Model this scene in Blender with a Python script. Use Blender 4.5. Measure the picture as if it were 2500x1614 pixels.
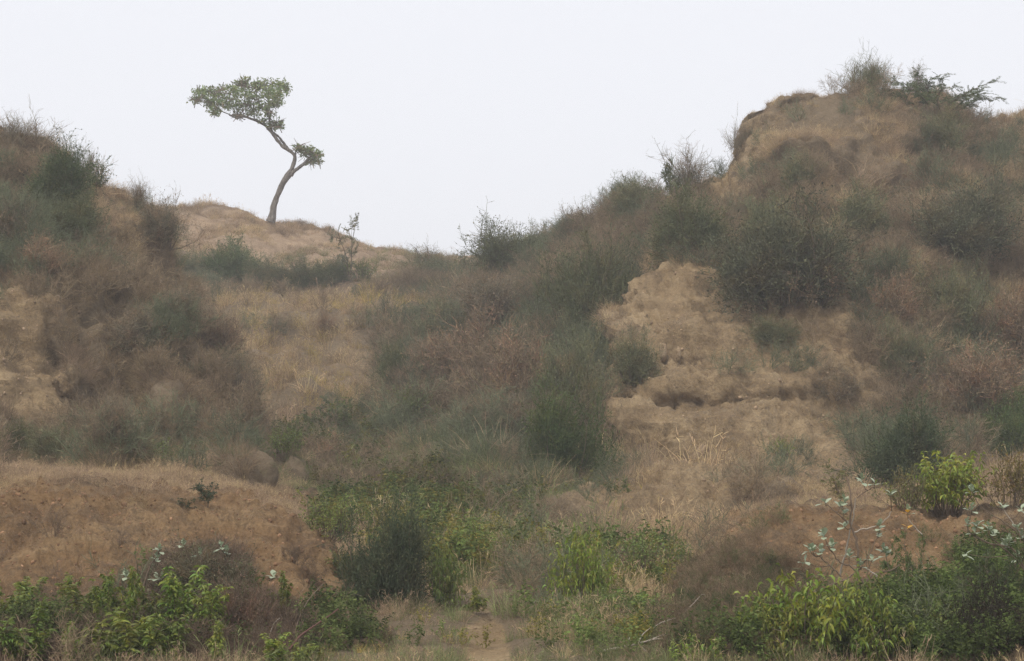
import bpy, math
import numpy as np
from mathutils.bvhtree import BVHTree
from mathutils import Vector

# ------------------------------------------------------------------ camera, sky, sun, exposure
scene = bpy.context.scene
for o in list(bpy.data.objects):
    bpy.data.objects.remove(o)
FPX = 1250 / math.tan(math.radians(15))          # focal length in photo pixels (2500 wide)
PITCH = math.atan((1010 - 807) / FPX)
cam_d = bpy.data.cameras.new('camera')
cam_d.sensor_width = 36
cam_d.lens = 18 / math.tan(math.radians(15))
cam_d.clip_end = 2000
cam = bpy.data.objects.new('camera', cam_d)
cam.rotation_euler = (math.pi / 2 + PITCH, 0, 0)
scene.collection.objects.link(cam)
scene.camera = cam

SUN_EL, SUN_ROT = math.radians(58), math.radians(200)
world = bpy.data.worlds.new('World')
scene.world = world
world.use_nodes = True
wn, wl = world.node_tree.nodes, world.node_tree.links
wn.clear()
sky = wn.new('ShaderNodeTexSky')
sky.sky_type = 'NISHITA'
sky.sun_disc = False
sky.sun_elevation, sky.sun_rotation = SUN_EL, SUN_ROT
sky.air_density, sky.dust_density, sky.ozone_density = 1.5, 4.0, 1.0
bg1 = wn.new('ShaderNodeBackground'); bg1.inputs['Strength'].default_value = 0.05
bg2 = wn.new('ShaderNodeBackground')                 # the even white overcast in front of the blue
bg2.inputs['Color'].default_value = (0.86, 0.868, 0.918, 1); bg2.inputs['Strength'].default_value = 0.75
mixw = wn.new('ShaderNodeMixShader'); mixw.inputs[0].default_value = 0.9
outw = wn.new('ShaderNodeOutputWorld')
wl.new(sky.outputs[0], bg1.inputs['Color'])
wl.new(bg1.outputs[0], mixw.inputs[1]); wl.new(bg2.outputs[0], mixw.inputs[2])
wl.new(mixw.outputs[0], outw.inputs['Surface'])

sun_d = bpy.data.lights.new('sun', 'SUN')
sun_d.energy = 1.5; sun_d.angle = math.radians(18); sun_d.color = (1.0, 0.95, 0.87)
sun = bpy.data.objects.new('sun', sun_d)
_az = math.radians(-35)                              # light comes from the upper left, a little behind the camera
_sd = Vector((math.sin(_az) * math.cos(SUN_EL), -math.cos(_az) * math.cos(SUN_EL), math.sin(SUN_EL)))
sun.rotation_euler = _sd.to_track_quat('Z', 'Y').to_euler()
sky.sun_rotation = math.atan2(_sd.x, _sd.y)
scene.collection.objects.link(sun)

vs = scene.view_settings
vs.view_transform = 'Standard'; vs.look = 'None'; vs.gamma = 1; vs.use_curve_mapping = False
vs.exposure = 0.64
scene.render.engine = 'CYCLES'
cy = scene.cycles
cy.max_bounces = 5; cy.diffuse_bounces = 3; cy.glossy_bounces = 1; cy.transmission_bounces = 3
cy.volume_bounces = 0; cy.transparent_max_bounces = 4
cy.caustics_reflective = cy.caustics_refractive = False
cy.filter_width = 1.5; cy.use_denoising = True; cy.denoiser = 'OPENIMAGEDENOISE'; cy.denoising_input_passes = 'RGB_ALBEDO_NORMAL'; cy.denoising_prefilter = 'NONE'
HAZE_DENSITY = 0.0016

# ------------------------------------------------------------------ helpers
rng = np.random.default_rng(11)
COL = scene.collection

def P(u, v, Y):
    """photo pixel (2500 x 1614) at distance Y -> world point"""
    u, v, Y = np.asarray(u, float), np.asarray(v, float), np.asarray(Y, float)
    xc, yc = (u - 1250) / FPX, (807 - v) / FPX
    dy = math.cos(PITCH) - yc * math.sin(PITCH)
    dz = math.sin(PITCH) + yc * math.cos(PITCH)
    return np.stack([xc * Y / dy, Y + 0 * xc, dz * Y / dy], -1)

def UV(p):
    p = np.asarray(p, float)
    cf = p[..., 1] * math.cos(PITCH) + p[..., 2] * math.sin(PITCH)
    cu = -p[..., 1] * math.sin(PITCH) + p[..., 2] * math.cos(PITCH)
    cf = np.where(cf < .1, .1, cf)
    return 1250 + p[..., 0] / cf * FPX, 807 - cu / cf * FPX

_perm = np.random.default_rng(5).permutation(256)
_perm = np.concatenate([_perm, _perm, _perm])
_gr = np.random.default_rng(6).normal(size=(256, 3)); _gr /= np.linalg.norm(_gr, axis=1)[:, None]
def perlin(p):
    i = np.floor(p).astype(int); f = p - i; i &= 255
    w = f * f * f * (f * (f * 6 - 15) + 10)
    r = 0
    for dx in (0, 1):
        for dy in (0, 1):
            for dz in (0, 1):
                h = _perm[_perm[_perm[(i[:, 0] + dx) & 255] + ((i[:, 1] + dy) & 255)] + ((i[:, 2] + dz) & 255)] & 255
                g = _gr[h]
                d = g[:, 0] * (f[:, 0] - dx) + g[:, 1] * (f[:, 1] - dy) + g[:, 2] * (f[:, 2] - dz)
                r = r + d * (w[:, 0] if dx else 1 - w[:, 0]) * (w[:, 1] if dy else 1 - w[:, 1]) * (w[:, 2] if dz else 1 - w[:, 2])
    return r * 1.5
def fbm(p, octaves=4, gain=.5, lac=2.03):
    p = np.asarray(p, float); a, r = 1.0, 0
    for k in range(octaves):
        r = r + a * perlin(p + 17.3 * k); p = p * lac; a *= gain
    return r
def sstep(a, b, x):
    t = np.clip((x - a) / (b - a), 0, 1); return t * t * (3 - 2 * t)
def blobs(u, v, lst):
    """soft ellipses (u, v, ru, rv, strength) -> field"""
    r = np.zeros(np.shape(u))
    for (a, b, ra, rb, s) in lst:
        q = ((u - a) / ra) ** 2 + ((v - b) / rb) ** 2
        r = np.maximum(r, s * (1 - sstep(.45, 1.35, q))) if s > 0 else r + s * (1 - sstep(.45, 1.35, q))
    return np.clip(r, 0, 1)

def mesh_np(name, V, F, mat=None, smooth=False, attrs=None):
    me = bpy.data.meshes.new(name)
    V = np.asarray(V, np.float32); F = np.asarray(F, np.int32)
    n = F.shape[1]
    me.vertices.add(len(V)); me.vertices.foreach_set('co', V.ravel())
    me.loops.add(F.size); me.loops.foreach_set('vertex_index', F.ravel())
    me.polygons.add(len(F)); me.polygons.foreach_set('loop_start', np.arange(0, F.size, n, dtype=np.int32))
    if smooth: me.polygons.foreach_set('use_smooth', np.ones(len(F), bool))
    for k, a in (attrs or {}).items():
        at = me.attributes.new(k, 'FLOAT', 'POINT'); at.data.foreach_set('value', np.asarray(a, np.float32))
    me.update(calc_edges=True)
    if mat: me.materials.append(mat)
    return me
def link(name, data, parent=None, kind=None, label=None, cat=None, group=None, loc=None):
    o = bpy.data.objects.new(name, data); COL.objects.link(o)
    if parent is not None: o.parent = parent
    if kind: o['kind'] = kind
    if label: o['label'] = label
    if cat: o['category'] = cat
    if group: o['group'] = group
    if loc is not None: o.location = loc
    return o

# ------------------------------------------------------------------ materials
def nodes_of(m):
    m.use_nodes = True; nt = m.node_tree; nt.nodes.clear(); return nt, nt.nodes, nt.links
def ramp(ns, pts):
    r = ns.new('ShaderNodeValToRGB'); e = r.color_ramp.elements
    while len(e) < len(pts): e.new(.5)
    for x, (pos, c) in zip(e, pts): x.position = pos; x.color = (*c, 1)
    return r
def soil_mat(name, base, pale, dark, litter):
    m = bpy.data.materials.new(name); nt, ns, L = nodes_of(m)
    tc = ns.new('ShaderNodeTexCoord')
    def noise(scale, det=6, rough=.6, vec=None):
        n = ns.new('ShaderNodeTexNoise'); n.inputs['Scale'].default_value = scale
        n.inputs['Detail'].default_value = det; n.inputs['Roughness'].default_value = rough
        L.new(vec or tc.outputs['Object'], n.inputs['Vector']); return n.outputs['Fac']
    mp = ns.new('ShaderNodeMapping'); mp.inputs['Scale'].default_value = (.35, .35, 2.2)
    L.new(tc.outputs['Object'], mp.inputs['Vector'])
    r1 = ramp(ns, [(.3, dark), (.48, base), (.7, pale)]); L.new(noise(1.7, 8, .68), r1.inputs['Fac'])
    r2 = ramp(ns, [(.35, dark), (.5, base), (.62, pale)]); L.new(noise(1.6, 5, .6, mp.outputs['Vector']), r2.inputs['Fac'])
    mx = ns.new('ShaderNodeMixRGB'); mx.inputs[0].default_value = .4
    L.new(r1.outputs[0], mx.inputs[1]); L.new(r2.outputs[0], mx.inputs[2])
    # plant litter where the ground is not bare
    at = ns.new('ShaderNodeAttribute'); at.attribute_name = 'bare'
    fine = noise(9, 7, .75)
    add = ns.new('ShaderNodeMath'); add.operation = 'MULTIPLY_ADD'; add.inputs[1].default_value = 1.6; add.inputs[2].default_value = -.8
    L.new(fine, add.inputs[0])
    sm = ns.new('ShaderNodeMath'); sm.operation = 'ADD'; L.new(at.outputs['Fac'], sm.inputs[0]); L.new(add.outputs[0], sm.inputs[1])
    cl = ns.new('ShaderNodeMapRange'); cl.inputs['From Min'].default_value = .2; cl.inputs['From Max'].default_value = .75
    L.new(sm.outputs[0], cl.inputs['Value'])
    mx2 = ns.new('ShaderNodeMixRGB'); mx2.inputs[1].default_value = (*litter, 1)
    L.new(cl.outputs[0], mx2.inputs[0]); L.new(mx.outputs[0], mx2.inputs[2])
    sp = ramp(ns, [(.25, (.55, .5, .47)), (.55, (1, 1, 1)), (.8, (1.3, 1.26, 1.2))]); L.new(noise(18, 6, .85), sp.inputs['Fac'])
    mul = ns.new('ShaderNodeMixRGB'); mul.blend_type = 'MULTIPLY'; mul.inputs[0].default_value = .95
    L.new(mx2.outputs[0], mul.inputs[1]); L.new(sp.outputs[0], mul.inputs[2])
    bs = ns.new('ShaderNodeBsdfPrincipled'); bs.inputs['Roughness'].default_value = .95; bs.inputs['Specular IOR Level'].default_value = .1
    L.new(mul.outputs[0], bs.inputs['Base Color'])
    b1 = ns.new('ShaderNodeBump'); b1.inputs['Strength'].default_value = 1; b1.inputs['Distance'].default_value = .09
    L.new(noise(6, 9, .72), b1.inputs['Height']); L.new(b1.outputs[0], bs.inputs['Normal'])
    out = ns.new('ShaderNodeOutputMaterial'); L.new(bs.outputs[0], out.inputs['Surface'])
    return m
M_HILL = soil_mat('dry_earth', (.29, .207, .116), (.41, .31, .185), (.165, .118, .072), (.19, .145, .094))
M_BANK = soil_mat('red_earth', (.24, .15, .076), (.35, .245, .135), (.115, .072, .042), (.14, .10, .064))
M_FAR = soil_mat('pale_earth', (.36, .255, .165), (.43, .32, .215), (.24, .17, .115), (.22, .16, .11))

def plant_mat(name, source, var=.35, trans=.25, rough=.6, spec=.25, hue=.03):
    """source: 'object' (object colour), 'instance' (attribute col) or an RGB colour"""
    m = bpy.data.materials.new(name); nt, ns, L = nodes_of(m)
    if source == 'object':
        a = ns.new('ShaderNodeObjectInfo'); csock = a.outputs['Color']
    elif source == 'instance':
        a = ns.new('ShaderNodeAttribute'); a.attribute_type = 'INSTANCER'; a.attribute_name = 'col'; csock = a.outputs['Color']
    else:
        a = ns.new('ShaderNodeRGB'); a.outputs[0].default_value = (*source, 1); csock = a.outputs[0]
    g = ns.new('ShaderNodeNewGeometry')
    mr = ns.new('ShaderNodeMapRange'); mr.inputs['To Min'].default_value = 1 - var; mr.inputs['To Max'].default_value = 1 + var
    L.new(g.outputs['Random Per Island'], mr.inputs['Value'])
    if source == 'object':
        tc = ns.new('ShaderNodeTexCoord'); nz = ns.new('ShaderNodeTexNoise'); nz.inputs['Scale'].default_value = 3.2; nz.inputs['Detail'].default_value = 3
        oi = ns.new('ShaderNodeObjectInfo'); ad = ns.new('ShaderNodeVectorMath'); ad.operation = 'ADD'
        L.new(tc.outputs['Object'], ad.inputs[0]); L.new(oi.outputs['Location'], ad.inputs[1]); L.new(ad.outputs[0], nz.inputs['Vector'])
        mrn = ns.new('ShaderNodeMapRange'); mrn.inputs['From Min'].default_value = .46; mrn.inputs['From Max'].default_value = .68; mrn.inputs['To Max'].default_value = .65
        L.new(nz.outputs['Fac'], mrn.inputs['Value'])
        dry = ns.new('ShaderNodeMixRGB'); dry.blend_type = 'MULTIPLY'; dry.inputs[2].default_value = (1.55, 1.12, .95, 1)
        L.new(mrn.outputs[0], dry.inputs[0]); L.new(csock, dry.inputs[1]); csock = dry.outputs[0]
    h = ns.new('ShaderNodeHueSaturation'); L.new(csock, h.inputs['Color']); L.new(mr.outputs[0], h.inputs['Value'])
    m2 = ns.new('ShaderNodeMath'); m2.operation = 'MULTIPLY'; m2.inputs[1].default_value = 7.31; L.new(g.outputs['Random Per Island'], m2.inputs[0])
    fr = ns.new('ShaderNodeMath'); fr.operation = 'FRACT'; L.new(m2.outputs[0], fr.inputs[0])
    mr2 = ns.new('ShaderNodeMapRange'); mr2.inputs['To Min'].default_value = .5 - hue; mr2.inputs['To Max'].default_value = .5 + hue
    L.new(fr.outputs[0], mr2.inputs['Value']); L.new(mr2.outputs[0], h.inputs['Hue'])
    bs = ns.new('ShaderNodeBsdfPrincipled'); bs.inputs['Roughness'].default_value = rough; bs.inputs['Specular IOR Level'].default_value = spec
    L.new(h.outputs[0], bs.inputs['Base Color'])
    out = ns.new('ShaderNodeOutputMaterial')
    if trans > 0:
        tr = ns.new('ShaderNodeBsdfTranslucent'); L.new(h.outputs[0], tr.inputs['Color'])
        mx = ns.new('ShaderNodeMixShader'); mx.inputs[0].default_value = trans
        L.new(bs.outputs[0], mx.inputs[1]); L.new(tr.outputs[0], mx.inputs[2]); L.new(mx.outputs[0], out.inputs['Surface'])
    else:
        L.new(bs.outputs[0], out.inputs['Surface'])
    return m
M_GRASS = plant_mat('dry_grass', 'instance', .4, .3, .8, .1, .015)
M_TWIG = plant_mat('twigs', 'object', .45, .15, .8, .1, .025)
M_LEAF = plant_mat('leaves', 'object', .4, .3, .45, .35, .03)
M_STEM = plant_mat('stems', (.16, .12, .085), .3, 0, .85, .1, .01)
M_PALESTEM = plant_mat('pale_stems', (.36, .31, .25), .25, 0, .85, .1, .01)
M_REDSTEM = plant_mat('red_stem', (.13, .06, .045), .1, 0, .7, .2, .01)
M_WAXLEAF = plant_mat('waxy_leaves', (.35, .41, .28), .18, .2, .5, .35, .015)
M_YELLOWLEAF = plant_mat('yellow_leaf', (.75, .42, .04), .1, .3, .5, .3, .01)
M_FLOWER = plant_mat('white_flowers', (.75, .75, .7), .1, .3, .6, .2, .005)
def bark_mat():
    m = bpy.data.materials.new('bark'); nt, ns, L = nodes_of(m)
    tc = ns.new('ShaderNodeTexCoord'); mp = ns.new('ShaderNodeMapping'); mp.inputs['Scale'].default_value = (9, 9, 1.5)
    n = ns.new('ShaderNodeTexNoise'); n.inputs['Scale'].default_value = 2; n.inputs['Detail'].default_value = 8
    L.new(tc.outputs['Object'], mp.inputs[0]); L.new(mp.outputs[0], n.inputs['Vector'])
    r = ramp(ns, [(.3, (.055, .046, .04)), (.5, (.17, .147, .125)), (.75, (.32, .285, .245))]); L.new(n.outputs['Fac'], r.inputs['Fac'])
    bs = ns.new('ShaderNodeBsdfPrincipled'); bs.inputs['Roughness'].default_value = .9; L.new(r.outputs[0], bs.inputs['Base Color'])
    b = ns.new('ShaderNodeBump'); b.inputs['Distance'].default_value = .05; L.new(n.outputs['Fac'], b.inputs['Height']); L.new(b.outputs[0], bs.inputs['Normal'])
    out = ns.new('ShaderNodeOutputMaterial'); L.new(bs.outputs[0], out.inputs['Surface'])
    return m
M_BARK = bark_mat()

# ------------------------------------------------------------------ terrain
def catmull(K, t):
    """K (n, ...) control values at integer parameters, t array -> cubic interpolation"""
    n = len(K); i = np.clip(np.floor(t).astype(int), 0, n - 2); f = (t - i)
    f = f.reshape(f.shape + (1,) * (K.ndim - 1))
    p0, p1, p2, p3 = K[np.clip(i - 1, 0, n - 1)], K[i], K[i + 1], K[np.clip(i + 2, 0, n - 1)]
    m1, m2 = (p2 - p0) * .5, (p3 - p1) * .5
    f2, f3 = f * f, f * f * f
    return (2 * f3 - 3 * f2 + 1) * p1 + (f3 - 2 * f2 + f) * m1 + (-2 * f3 + 3 * f2) * p2 + (f3 - f2) * m2
def resample(poly, n):
    poly = np.asarray(poly, float); d = np.r_[0, np.cumsum(np.linalg.norm(np.diff(poly, axis=0), axis=1))]
    # constant index steps where the control points lie, smoothed
    t = np.interp(np.linspace(0, d[-1], n), d, np.arange(len(poly)))
    return catmull(poly, t)
SURF = {}
def register(name, G, mat, bare, label, cat):
    nr, nc = G.shape[:2]
    idx = np.arange(nr * nc).reshape(nr, nc)
    F = np.stack([idx[:-1, :-1], idx[1:, :-1], idx[1:, 1:], idx[:-1, 1:]], -1).reshape(-1, 4)
    V = G.reshape(-1, 3)
    me = mesh_np(name, V, F, mat, True, {'bare': bare.ravel()})
    link(name, me, kind='structure', label=label, cat=cat)
    SURF[name] = dict(G=G, bare=bare, V=V, F=F)
def normals(G):
    du = np.gradient(G, axis=1); dv = np.gradient(G, axis=0)
    n = np.cross(dv, du); n /= np.linalg.norm(n, axis=-1, keepdims=True) + 1e-9
    return n
def loft(name, rows, mat, nr, nc, bare_blobs, disp, label, cat, back=((3, -.5), (9, -3.0), (20, -8)), bare_noise=.25, drop=2.0):
    if name.startswith('right'): rows = [list(r) + [(r[-1][0] + 750, r[-1][1], r[-1][2])] for r in rows]     # both go on beyond the frame
    if name == 'left_bank': rows = [[(r[0][0] - 600, r[0][1], r[0][2])] + list(r) for r in rows]
    R = [resample(P(*np.array(r).T), 40) for r in rows]
    top = R[0]
    pre = [top + np.array([0, a, b]) for a, b in reversed(back)]
    last = R[-1]; post = [last + np.array([0, -1.0, -drop])]
    K = np.array(pre + R + post)
    # row parameter: finer where rows lie in view
    seg = np.linalg.norm(np.diff(K, axis=0), axis=2).mean(1)
    w = seg.copy(); w[:len(pre)] = np.minimum(w[:len(pre)], 1.2); d = np.r_[0, np.cumsum(w)]
    t = np.interp(np.linspace(0, d[-1], nr), d, np.arange(len(K)))
    A = catmull(K, t)                                     # nr x 40 x 3
    B = catmull(np.swapaxes(A, 0, 1), np.linspace(0, 39, nc)); G = np.swapaxes(B, 0, 1)
    N = normals(G)
    toward = -G / np.linalg.norm(G, axis=-1, keepdims=True)
    if ((N * toward).sum(-1) > 0).mean() < .5: N = -N
    p = G.reshape(-1, 3)
    u, v = UV(G)
    bare = blobs(u, v, bare_blobs)
    bn = fbm(p * .9, 4).reshape(nr, nc)
    bare = np.clip(bare + bn * bare_noise * sstep(0, .3, bare), 0, 1)
    dd = disp(p, u.ravel(), v.ravel(), bare.ravel()).reshape(nr, nc)
    fade = sstep(0, .03, np.linspace(0, 1, nr))[:, None]
    G = G + N * (dd * fade)[..., None]
    register(name, G, mat, bare, label, cat)
    return G

def valley_z(x, y):
    prof = [(-40, -2.6), (0, -2.35), (16, -2.35), (20, -2.33), (26, -2.28), (33, -2.1), (40, -1.8), (48, -1.13), (56, .12), (64, 1.75),
            (72, 3.5), (80, 5.0), (88, 5.9), (96, 6.1), (130, 5), (200, 2)]
    pr = np.array(prof); t = np.interp(y, pr[:, 0], np.arange(len(pr)))
    z = catmull(pr[:, 1], np.asarray(t).ravel()).reshape(np.shape(y))
    p = np.stack([x, y, 0 * x], -1).reshape(-1, 3)
    far = sstep(30, 50, y)
    z = z + far * (fbm(p * .16, 4) * .9 - np.abs(fbm(p * .4 + 8, 3)) * .55).reshape(np.shape(y)) + (fbm(p * .8 + 3, 4) * .09).reshape(np.shape(y)) * (1 + far)
    def hump(u, v, Y, rx, ry, h, sharp=1.0):
        c = P(u, v, Y); q = ((x - c[0]) / rx) ** 2 + ((y - c[1]) / ry) ** 2
        return h * np.exp(-q * sharp)
    z = z + hump(880, 800, 66, 3.2, 2.0, 1.0) + hump(1000, 770, 68, 2.6, 2.0, .8) + hump(730, 960, 56, 1.9, 1.4, .8) + hump(880, 1010, 53, 2.6, 1.6, .9)
    z = z + hump(700, 870, 62, 2.0, 1.5, .5) + hump(620, 800, 67, 2.4, 1.8, .7)
    # worn path at the bottom, a low step beside it
    c = P(1200, 1560, 19.5)
    z = z - .10 * np.exp(-(((x - c[0] + (y - 19.5) * .02) / .30) ** 2)) * (1 - sstep(21, 24, y))
    z = z + .22 * np.exp(-((x - P(1245, 1525, 21)[0]) / .30) ** 2 - ((y - 21.2) / .35) ** 2)
    return z
def make_valley():
    s = np.linspace(-1, 1, 430); xs = 14 * s + 106 * np.sign(s) * np.abs(s) ** 5
    ys = np.r_[np.linspace(-35, 12, 20), np.linspace(12.3, 30, 150), np.linspace(30.3, 100, 260), np.linspace(101, 190, 40)]
    X, Yg = np.meshgrid(xs, ys[::-1])
    Z = valley_z(X, Yg)
    G = np.stack([X, Yg, Z], -1); u, v = UV(G)
    b = blobs(u, v, [(1185, 1590, 62, 85, 1), (1150, 1490, 60, 14, .5), (640, 960, 26, 60, .8), (750, 1040, 60, 20, .5), (720, 1190, 60, 40, .5), (1310, 1165, 50, 40, .25),
                     (870, 880, 80, 40, .45), (1500, 1230, 200, 45, .5), (1650, 1310, 90, 50, .4)])
    b = np.clip(b + sstep(0, .3, b) * .25 * fbm(G.reshape(-1, 3) * 1.2, 4).reshape(b.shape), 0, 1)
    b[Yg < 14] = .3
    register('valley_floor', G, M_HILL, b, 'scrubby valley floor rising between the eroded hills', 'valley floor')
make_valley()
gz = -3.4
link('ground', mesh_np('ground', [(-260, -60, gz), (260, -60, gz), (260, 260, gz), (-260, 260, gz)], [(0, 1, 2, 3)], M_HILL, attrs={'bare': [.5] * 4}),
     kind='structure', label='wide dry plain under and beyond the hills', cat='ground')

def disp_soft(p, u, v, bare):
    return fbm(p * .35, 4) * .7 - np.abs(fbm(p * .8 + 2, 3)) * .3 + fbm(p * 1.6 + 9, 4) * .16
def disp_rill(p, u, v, bare):
    q = p * np.array([.9, .9, .22]); r = 1 - np.abs(perlin(q + 31)) * 2
    led = perlin(p * np.array([.28, .28, 1.5]) + 7)
    zz = p[:, 2] + .5 * fbm(p * np.array([.16, .16, .1]) + 60, 3) + .16 * perlin(p * .9 + 44)
    f = zz / 1.25 - np.floor(zz / 1.25); step = np.minimum(f / .78, (1 - f) / .22) * (.62 + .5 * perlin(p * np.array([.35, .35, .2]) + 90))
    face = blobs(u, v, [(1760, 960, 430, 300, 1), (2060, 800, 150, 100, .7)])
    calm = 1 - .75 * blobs(u, v, [(1815, 350, 75, 130, 1), (1950, 250, 170, 50, .9)])
    return calm * fbm(p * .35, 4) * .7 * (1 - .35 * face) + calm * (1 - .6 * face) * np.abs(fbm(p * .9 + 21, 3)) * -.45 + fbm(p * 1.6 + 9, 5) * .2 + np.clip(led * 2.2, -1, 1) * .14 * (1 - face) + face * step * .42 + calm * bare * (r * .13 + np.clip(perlin(p * np.array([.25, .25, 2.0]) + 7) * 2.8, -1, 1) * .05 - np.abs(fbm(p * np.array([4, 4, 7]), 4)) * .2 - np.clip(1 - np.abs(perlin(p * np.array([1.3, 1.3, .25]) + 3)) * 5, 0, 1) * .10 + fbm(p * 5, 3) * .10)
def disp_left(p, u, v, bare):
    zz = p[:, 2] + .4 * fbm(p * .2 + 60, 3); f = zz / 1.1 - np.floor(zz / 1.1); step = np.minimum(f / .78, (1 - f) / .22)
    q = np.stack([p[:, 0] * .8 + p[:, 2] * .55, p[:, 1] * .5, p[:, 2] * .12], -1); r = perlin(q + 5)
    return fbm(p * .3, 4) * .5 + r * .5 - (1 - bare) * np.clip(1 - np.abs(r) * 4, 0, 1) * .8 - np.abs(fbm(p * .9 + 2, 3)) * .25 + fbm(p * 1.7, 4) * .18 + bare * (fbm(p * 3, 3) * .15 + step * .3)
def disp_bank(p, u, v, bare):
    q = p * np.array([1.2, 1.2, .5])
    return fbm(p * .7, 4) * .2 - np.abs(fbm(p * 1.3 + 8, 3)) * .14 + (np.abs(perlin(q * 1.6 + 3)) - .25) * -.12 + fbm(p * 4 + 4, 5, .6) * .085 * (.4 + bare) - np.abs(fbm(p * 2.6 + 14, 3)) * .09
def disp_far(p, u, v, bare):
    return fbm(p * np.array([.25, .1, .5]), 4) * .4 - np.abs(fbm(p * np.array([.5, .3, 1.2]) + 4, 3)) * .35 + fbm(p * 1.2, 3) * .12

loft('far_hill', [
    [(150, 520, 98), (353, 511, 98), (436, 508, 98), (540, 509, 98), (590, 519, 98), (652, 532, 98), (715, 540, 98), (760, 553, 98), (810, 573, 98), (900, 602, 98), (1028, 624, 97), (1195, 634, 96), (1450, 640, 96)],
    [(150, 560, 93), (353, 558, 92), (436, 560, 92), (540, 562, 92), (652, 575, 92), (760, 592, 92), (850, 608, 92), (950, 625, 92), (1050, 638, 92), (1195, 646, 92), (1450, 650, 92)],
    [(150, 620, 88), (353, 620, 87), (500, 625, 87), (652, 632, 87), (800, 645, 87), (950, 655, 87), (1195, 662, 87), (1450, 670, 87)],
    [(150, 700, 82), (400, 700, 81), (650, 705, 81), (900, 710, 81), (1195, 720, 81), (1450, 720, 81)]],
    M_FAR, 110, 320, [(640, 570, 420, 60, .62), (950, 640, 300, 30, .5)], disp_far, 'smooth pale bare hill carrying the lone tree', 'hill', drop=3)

loft('left_hill', [
    [(-500, 235, 54), (0, 330, 53), (100, 350, 53), (170, 385, 53), (240, 425, 53.5), (290, 460, 54.5)],
    [(-500, 400, 50), (0, 430, 49), (150, 450, 49), (250, 470, 50), (335, 505, 52), (375, 530, 56)],
    [(-500, 520, 47), (0, 540, 46), (150, 560, 46), (300, 580, 47.5), (400, 600, 50), (430, 630, 55)],
    [(-500, 640, 44), (0, 660, 43.5), (150, 680, 43.5), (300, 690, 45), (430, 700, 47.5), (485, 730, 53)],
    [(-500, 760, 42), (0, 770, 41.5), (150, 780, 42), (300, 790, 43), (450, 790, 44.5), (540, 810, 50)],
    [(-500, 868, 40.9), (0, 870, 40.7), (150, 880, 41.0), (300, 890, 41.3), (470, 890, 42), (570, 900, 44), (600, 930, 50)],
    [(-500, 893, 39.6), (0, 890, 39.5), (140, 905, 39.7), (300, 930, 40.5), (480, 930, 40.9), (580, 940, 42), (614, 965, 48)],
    [(-500, 965, 39.3), (0, 965, 39.2), (150, 960, 39.5), (300, 970, 39.8), (480, 970, 40), (590, 980, 41), (628, 1000, 47)],
    [(-500, 1050, 38.5), (0, 1050, 38), (165, 1050, 38), (300, 1060, 38), (480, 1060, 38), (600, 1060, 38.7), (650, 1070, 44)],
    [(-500, 1120, 37), (0, 1115, 36), (300, 1125, 36), (480, 1130, 36), (620, 1140, 36), (700, 1150, 41)],
    [(-500, 1165, 34), (0, 1165, 34), (300, 1170, 34), (480, 1180, 34), (620, 1190, 34), (720, 1200, 38)]],
    M_HILL, 260, 240, [(20, 780, 125, 110, .74), (60, 930, 140, 95, .72), (200, 1060, 50, 40, .5), (300, 540, 100, 90, .4), (560, 1080, 50, 50, .35), (180, 700, 80, 60, .3)],
    disp_left, 'steep grassy hillside with a cut earth face at its foot', 'hill')

loft('side_ridge', [
    [(1000, 745, 88), (1100, 715, 84), (1199, 675, 78), (1300, 620, 74), (1400, 577, 71), (1500, 532, 68), (1600, 480, 65), (1700, 452, 64), (1800, 430, 66)],
    [(960, 785, 78), (1100, 755, 73), (1199, 720, 70), (1300, 670, 66), (1400, 640, 63.5), (1500, 600, 61), (1600, 565, 59), (1750, 540, 58)],
    [(930, 820, 69), (1050, 800, 65), (1150, 785, 63), (1300, 765, 59), (1450, 740, 56), (1600, 700, 55)],
    [(920, 910, 60), (1050, 895, 57.5), (1150, 885, 56), (1300, 880, 53), (1450, 870, 51.5), (1600, 850, 52)],
    [(930, 1000, 53), (1050, 990, 51), (1150, 985, 50), (1300, 990, 48.5), (1450, 990, 47.5), (1600, 990, 48)],
    [(950, 1090, 47), (1150, 1085, 45), (1300, 1100, 43.5), (1450, 1120, 43), (1600, 1120, 43.5)],
    [(960, 1180, 42), (1150, 1185, 40), (1300, 1190, 39), (1450, 1200, 39), (1600, 1200, 40)]],
    M_HILL, 200, 240, [(1640, 480, 70, 30, .9), (1480, 660, 60, 50, .35), (1530, 560, 60, 30, .3)],
    disp_soft, 'shrub covered ridge running down from the big hill into the gully', 'hill')

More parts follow.
